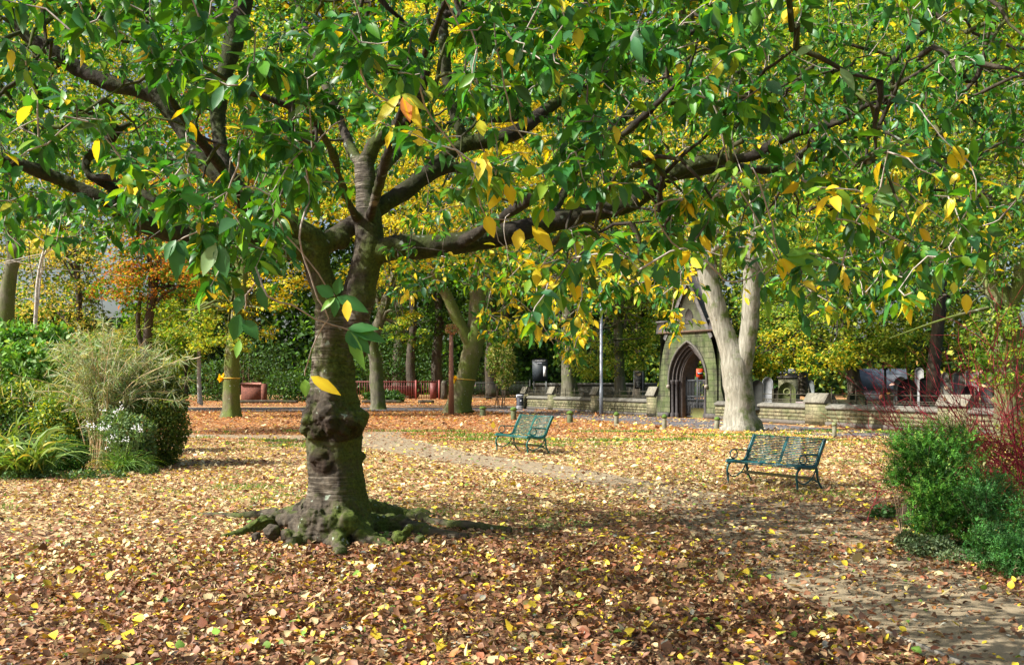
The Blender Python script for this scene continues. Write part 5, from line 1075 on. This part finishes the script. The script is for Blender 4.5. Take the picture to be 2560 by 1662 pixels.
# ================================================================== LEFT BORDER PLANTING
HG = [(.065, .12, .025), (.10, .17, .03), (.17, .22, .045), (.26, .22, .06)]
shrub('hedge_shrub', 'clipped dark green rounded hedge at the right end of the left border', [(390, 1070, 76, 96, 25.5), (345, 985, 100, 70, 26.2), (412, 1000, 52, 70, 26.0), (290, 1040, 90, 90, 26.5)], HG, .08, 36000, 'shrub', 40, (.10, .07, .05), [4, 4, 2, .6], shell=.3)
shrub('shrub', 'golden green small leaved shrub mass behind the strappy plants', [(70, 1005, 110, 52, 27), (-40, 1010, 80, 60, 27), (170, 1040, 90, 60, 26)], [(.36, .42, .03), (.16, .28, .03), (.06, .15, .02), (.55, .5, .05)], .09, 15000, wts=[2, 3, 4, .8])
shrub('shrub', 'tall bright green broad leaved shrub at the back of the left border', [(60, 920, 120, 70, 29), (170, 900, 90, 66, 30), (-40, 890, 90, 80, 30), (110, 850, 80, 45, 30), (250, 920, 70, 60, 31), (20, 840, 50, 40, 30)], [(.12, .30, .04), (.18, .38, .06), (.08, .2, .03), (.26, .38, .14), (.6, .45, .06)], .17, 7000, wts=[4, 3, 3, 1.5, .25], fine=True, shell=.7)
shrub('shrub', 'small compact box shrub low between the strappy plants and the sedge', [(165, 1135, 56, 50, 24.2), (150, 1165, 60, 34, 24)], [(.05, .15, .02), (.09, .22, .03), (.03, .09, .015), (.35, .25, .08)], .055, 9000, wts=[4, 3, 3, .3])
shrub('shrub', 'loose grey green leafy bush tumbling over the front of the hedge', [(330, 1085, 60, 50, 24.4), (350, 1130, 40, 40, 24.4), (285, 1060, 40, 40, 24.6)], [(.13, .22, .08), (.09, .17, .05), (.2, .28, .12), (.3, .2, .1)], .085, 5200, wts=[3, 3, 2, .4])
# white aster flowers
t = thing('aster_plant', tuple(W(290, 0, 24.2).xy) + (0,), 'white flowered aster clump in front of the feathery grass', 'flowering plant'); o = np.array(t.location)
g = Geo(); gf = Geo(); gs = Geo()
for c, r, n in [((262, 1068), 26, 6), ((300, 1095), 38, 8), ((285, 1028), 20, 5), ((345, 1078), 28, 5), ((225, 1062), 14, 3)]:
    for k in range(n):
        px, py = c[0] + rng.normal() * r * .6, c[1] + rng.normal() * r * .4; P = np.array(W(px, py, 23.6 + rng.uniform(-.3, .3))) - o; b = np.array([P[0] * .8, P[1], .05])
        S, R = spl([(Vector(b), .005), (Vector((b + P) / 2 + rng.normal(size=3) * .03), .004), (Vector(P), .003)], .2); gs.tube(S, R, 3, (.12, .18, .05))
        for q in range(5): gf.ball(tuple(P + rng.normal(size=3) * .035), .017, (.85, .85, .88), 6, 4)
        leafball(g, (0, 0, 0), tuple(P - np.array([0, 0, .12])), (.12, .12, .14), 26, [(.08, .17, .04), (.12, .22, .05)], .06, wr=(.2, .35))
gs.build('stems', M['twig'], t, True); tag(gf.build('flowers', M['plain'], t, True), kind='stuff'); g.build('foliage', M['shrub'], t)
# feathery bamboo-like grass
def blades(g, base, n, L, spread, lean, pal, w, droop, wts=None, jitter=.08, seg=7):
    for i in range(n):
        a = rng.uniform(0, 2 * math.pi); sp_ = rng.random() ** .7 * spread; l = L * rng.uniform(.55, 1.1); c = pick(pal, 1, wts)[0]
        p = np.array(base) + np.array([rng.normal() * jitter, rng.normal() * jitter, 0]); dr = np.array([math.cos(a) * sp_ + lean[0], math.sin(a) * sp_ + lean[1], 1.0]); dr /= np.linalg.norm(dr)
        pts = [p.copy()]
        for k in range(seg):
            dr = dr + np.array([math.cos(a) * .5, math.sin(a) * .5, -1]) * droop / seg * (k + 1) / seg * 2; dr /= np.linalg.norm(dr); p = p + dr * l / seg; p[2] = max(p[2], .01); pts.append(p.copy())
        pts = np.array(pts); sd = _nrm(np.cross(np.diff(pts, axis=0, append=pts[-1:] + dr), rng.normal(size=3))); ww = w * np.array([.7, 1, 1, .95, .85, .65, .4, .05])[:len(pts), None]
        V = np.stack([pts - sd * ww / 2, pts + sd * ww / 2], 1).reshape(-1, 3); g.add(V, None, [(2 * k, 2 * k + 1, 2 * k + 3, 2 * k + 2) for k in range(len(pts) - 1)], c)
b = W(262, 0, 25.4); t = thing('feathery_grass', (b.x, b.y, 0), 'tall feathery straw coloured ornamental grass fanning over the hedge', 'ornamental grass'); g = Geo(); gs = Geo(); gf = Geo(); ov = Vector(b)
for i in range(130):
    a = rng.uniform(0, 2 * math.pi); top_ = np.array([np.clip(rng.normal() * .95, -1.9, 2.0) + .15, rng.normal() * .5, rng.uniform(2.0, 3.7)]); top_[2] -= abs(top_[0]) * .35; b0 = np.array([rng.normal() * .16, rng.normal() * .14, 0.0]); md = b0 * .5 + top_ * .35 + np.array([0, 0, 1.0])
    S, R = spl([(Vector(b0), .011), (Vector(md), .009), (Vector(top_), .003)], .2); gs.tube(S, R, 4, tuple(pick([(.55, .40, .24), (.42, .32, .16), (.45, .45, .22)], 1)[0]))
    for q in range(11):
        j = rng.integers(int(len(S) * .45), len(S)); k = 5; P = np.tile(S[j], (k, 1)); Dd = rng.normal(size=(k, 3)) + np.array([np.sign(top_[0]) * .6, 0, -.35])
        leaf_batch(gf, P, Dd, rdir(k), rng.uniform(.14, .34, k), .07, pick([(.26, .36, .18), (.38, .44, .26), (.18, .30, .10), (.48, .46, .30)], k), .5, .1, True, 1)
gs.build('stems', M['twig'], t, True); gf.build('leaves', M['shrub'], t)
PST = [(.16, .27, .05), (.28, .38, .08), (.10, .2, .04), (.6, .5, .08), (.4, .45, .2)]
for px, py, n, L, lb in [(20, 1192, 60, 1.35, 'strappy yellowing iris clump at the far left edge'), (82, 1200, 55, 1.25, 'strappy yellow green leaf clump right of the leftmost one'), (-40, 1200, 50, 1.3, 'strappy leaf clump cut by the left edge of the view')]:
    p = G(px, py - 6); g = Geo(); blades(g, (0, 0, 0), int(n * 2.0), L * 1.3, .8, (0, -.1), PST, .06, 1.4, [4, 3, 3, 1.3, .8], .16); tag(g.build('iris_clump', M['shrub'], None, loc=(p.x, p.y, 0)), lb, 'plant', 'strappy leaf clumps')
for px, py, n, L, ln, lb in [(300, 1182, 330, 1.0, (.35, -.2), 'bright green arching sedge fountain in front of the hedge'), (255, 1120, 140, 1.0, (.1, -.2), 'thin green grass tuft between box shrub and sedge')]:
    p = G(px, py); p.y += .1; g = Geo(); blades(g, (0, 0, 0), n, L, .8, ln, [(.12, .27, .04), (.2, .36, .06), (.08, .17, .03), (.45, .48, .14)], .016, 1.7, [4, 3, 3, .6], .13); tag(g.build('sedge_tuft', M['shrub'], None, loc=(p.x, p.y, 0)), lb, 'grass tuft')
g = Geo()
for px, py, r in [(100, 1200, 60), (200, 1203, 50), (260, 1200, 60), (40, 1203, 50), (370, 1190, 20), (395, 1165, 20)]:
    p = G(px, py - 3); leafball(g, (0, 0, 0), (p.x, p.y + .1, .05), (r * p.y / F, .3, .16), 500, [(.07, .15, .04), (.12, .22, .07), (.05, .1, .03)], .075)
tag(g.build('ground_cover', M['shrub']), 'low ivy like ground cover along the front of the left border', 'ground cover', None, 'stuff')
# dark mound filling the border behind
shrub('shrub', 'dark green dense shrub filling the left border behind the box shrub', [(120, 1090, 150, 70, 26.5), (-60, 1100, 120, 80, 26.5), (240, 1100, 60, 60, 26)], PD + [(.10, .17, .04)], .10, 9500, wts=[3, 3, 2, 1], shell=.6)

# ================================================================== RIGHT BORDER PLANTING
YW = [(.07, .23, .03), (.15, .38, .05), (.028, .09, .016), (.22, .34, .06)]
def sprig_shrub(name, label, ells, n, size, pal, wts, D0_):
    """conifer-like sprigs: short shoots set with small pointed leaves"""
    e0 = ells[0]; o = W(e0[0], e0[1], e0[4]); o.z = 0; t = thing(name, tuple(o), label, 'shrub'); g = Geo(); gs = Geo(); ar = np.array([e[2] * e[3] for e in ells], float); ar /= ar.sum()
    for e, a in zip(ells, ar):
        c = np.array(W(e[0], e[1], e[4])); rx, rz = e[2] * e[4] / F, e[3] * e[4] / F; m = int(n * a); u = _nrm(rng.normal(size=(m, 3))); rad = 1 - .8 * rng.random((m, 1)) ** 1.4
        lm = 1 + .34 * vnoise(u * 3 + c, 1.6)[:, None]; P = c + u * rad * lm * np.array([rx, rx * .75, rz]); P = P[P[:, 2] > .03]; u = u[:len(P)]; dr = _nrm(u * .8 + rng.normal(size=u.shape) * .35 + np.array([0, 0, .75]))
        L = rng.uniform(.07, .21, len(P)); cb = pick(pal, len(P), wts, .15); K = 11
        for k in range(K):
            f = k / K; Dd = _nrm(np.cross(dr, rdir(len(P)))) * .9 + dr * .7; leaf_batch(g, P + dr * L[:, None] * f - np.array(o), Dd, dr + rng.normal(size=dr.shape) * .3, size * (1 - .4 * f), .34, cb * (1 + .25 * f), .1, .2, False, 1)
        for k in range(int(70 * a)):
            a0 = Vector((e[0] * 0 + c[0] + rng.uniform(-.35, .35) * rx, c[1] + rng.uniform(-.3, .3) * rx, 0)); q = P[rng.integers(len(P))]; S, R = spl([(a0 - o, .010), ((a0 + Vector(q)) / 2 - o + Vector((0, 0, .08)), .007), (Vector(q) - o, .003)], .1); gs.tube(S, R, 4, (.28, .2, .13))
    gs.build('stems', M['twig'], t, True); g.build('foliage', M['shrub'], t, True); return t
D1 = GD(1385)
sprig_shrub('yew_shrub', 'bright green yew like shrub with bare brown stems, beside the brown boulder and path', [(2345, 1200, 92, 90, D1 + .4), (2285, 1130, 66, 52, D1 + .6), (2370, 1120, 76, 56, D1 + .7), (2330, 1300, 62, 80, D1 + .1), (2430, 1300, 60, 80, D1 + .3), (2250, 1190, 36, 40, D1 + .5)], 3700, .05, YW, [4, 3.5, 3, 1], D1)
sprig_shrub('yew_shrub', 'low blue green sprawling shrub spreading in front of the red stemmed dogwood', [(2490, 1370, 70, 60, GD(1430)), (2545, 1405, 60, 55, GD(1450)), (2470, 1250, 60, 70, GD(1390)), (2580, 1330, 60, 80, GD(1400))], 2600, .045, [(.05, .18, .04), (.09, .26, .055), (.03, .09, .02)], [4, 3, 3], D1)
# lower grey green sprigs at its foot and small plant at the path edge
shrub('shrub', 'small ferny plant at the edge of the path below the near bench', [(2210, 1280, 30, 16, GD(1296)), (2185, 1288, 18, 9, GD(1296))], [(.06, .16, .05), (.10, .22, .07)], .075, 320, 'plant', 6)
shrub('shrub', 'grey green twiggy growth at the foot of the yew like shrub', [(2330, 1370, 60, 32, D1 - .2), (2400, 1400, 70, 26, D1 - .5), (2270, 1350, 30, 20, D1)], [(.12, .18, .08), (.18, .24, .12), (.07, .12, .05)], .045, 4200, 'plant', 30)
# brown stone
g = Geo(); g.ball((.12, .15, .13), .24, (.10, .07, .045), 20, 14); o_ = tag(g.build('boulder', M['rough'], None, True, tuple(G(2272, 1318).xy) + (0,)), 'rounded brown stone half hidden at the foot of the yew like shrub', 'boulder')
me_ = o_.data
for v in me_.vertices: v.co += v.co.normalized() * mnoise.noise(v.co * 4) * .06; v.co.z *= .9; v.co.x *= .8
# yellow green bush and red dogwood
shrub('shrub', 'yellow green leafy bush tangled under the red dogwood stems', [(2500, 1190, 80, 90, 15.5), (2560, 1120, 70, 90, 15.5), (2440, 1120, 50, 40, 16), (2570, 1250, 60, 80, 14.5)], [(.30, .33, .04), (.16, .22, .03), (.45, .32, .06), (.08, .12, .02)], .07, 4200, wts=[3, 3, 1, 2], shell=.8)
t = thing('dogwood_shrub', (W(2540, 0, 14.5).x, 14.5, 0), 'leafless dogwood shrub with a spray of thin crimson stems', 'shrub'); o = np.array(t.location); g = Geo()
REDS = [(.34, .025, .05), (.25, .02, .04), (.42, .06, .06), (.18, .03, .03)]
def stem(p, dr, L, r, depth):
    n = max(4, int(L / .12)); pts = [p.copy()]; q = p.copy(); dr = dr / np.linalg.norm(dr)
    for k in range(n):
        dr = dr + rng.normal(size=3) * .07 + np.array([0, 0, .02]); dr /= np.linalg.norm(dr); q = q + dr * L / n; pts.append(q.copy())
        if depth and k > 1 and rng.random() < .42: stem(q.copy(), dr + rng.normal(size=3) * .55 + np.array([0, 0, .15]), L * rng.uniform(.25, .5), r * .6, depth - 1)
    g.tube(pts, np.linspace(r, r * .35, len(pts)), 5, tuple(pick(REDS, 1, [4, 3, 2, 1.5])[0]), cap=False)
for k in range(42):
    base_ = np.array([rng.uniform(-.25, .9), rng.uniform(-.5, .7), rng.uniform(0, .25)])
    ang = rng.uniform(.15, 1.45)   # elevation
    az = rng.normal() * .5; dr = np.array([-math.cos(ang) * math.cos(az), math.cos(ang) * math.sin(az), math.sin(ang) * .95]); stem(base_, dr, rng.uniform(1.6, 2.7), .0095, 2)
for k in range(28):
    base_ = np.array([rng.uniform(-.6, .4), rng.uniform(-.4, .5), rng.uniform(.5, 1.2)]); dr = np.array([-1, rng.normal() * .3, rng.uniform(-.05, .7)]); stem(base_, dr, rng.uniform(1.2, 2.0), .008, 2)
g.build('stems', M['twig'], t, True)
g = Geo(); n = 46; P = np.stack([rng.uniform(-2.0, .2, n), rng.uniform(-.6, .6, n), rng.uniform(.4, 2.4, n)], 1); P = P[rng.random(n) < .8]; leaf_batch(g, P, rng.normal(size=P.shape) + [0, 0, -.8], rdir(len(P)), .085, .6, pick([(.7, .5, .3), (.75, .4, .3), (.4, .45, .2)], len(P)), .2, .3, True); g.build('leaves', M['shrub'], t)
# timber path edging
a, b = G(2145, 1553), G(2420, 1668); t = thing('path_edging', ((a.x + b.x) / 2, (a.y + b.y) / 2, 0), 'thin grey timber strip edging the bare trodden path', 'edging', math.atan2((b - a).y, (b - a).x)); g = Geo(); g.box((0, 0, .012), ((b - a).length, .022, .035), (.34, .31, .25)); g.build('strip', M['plain'], t)
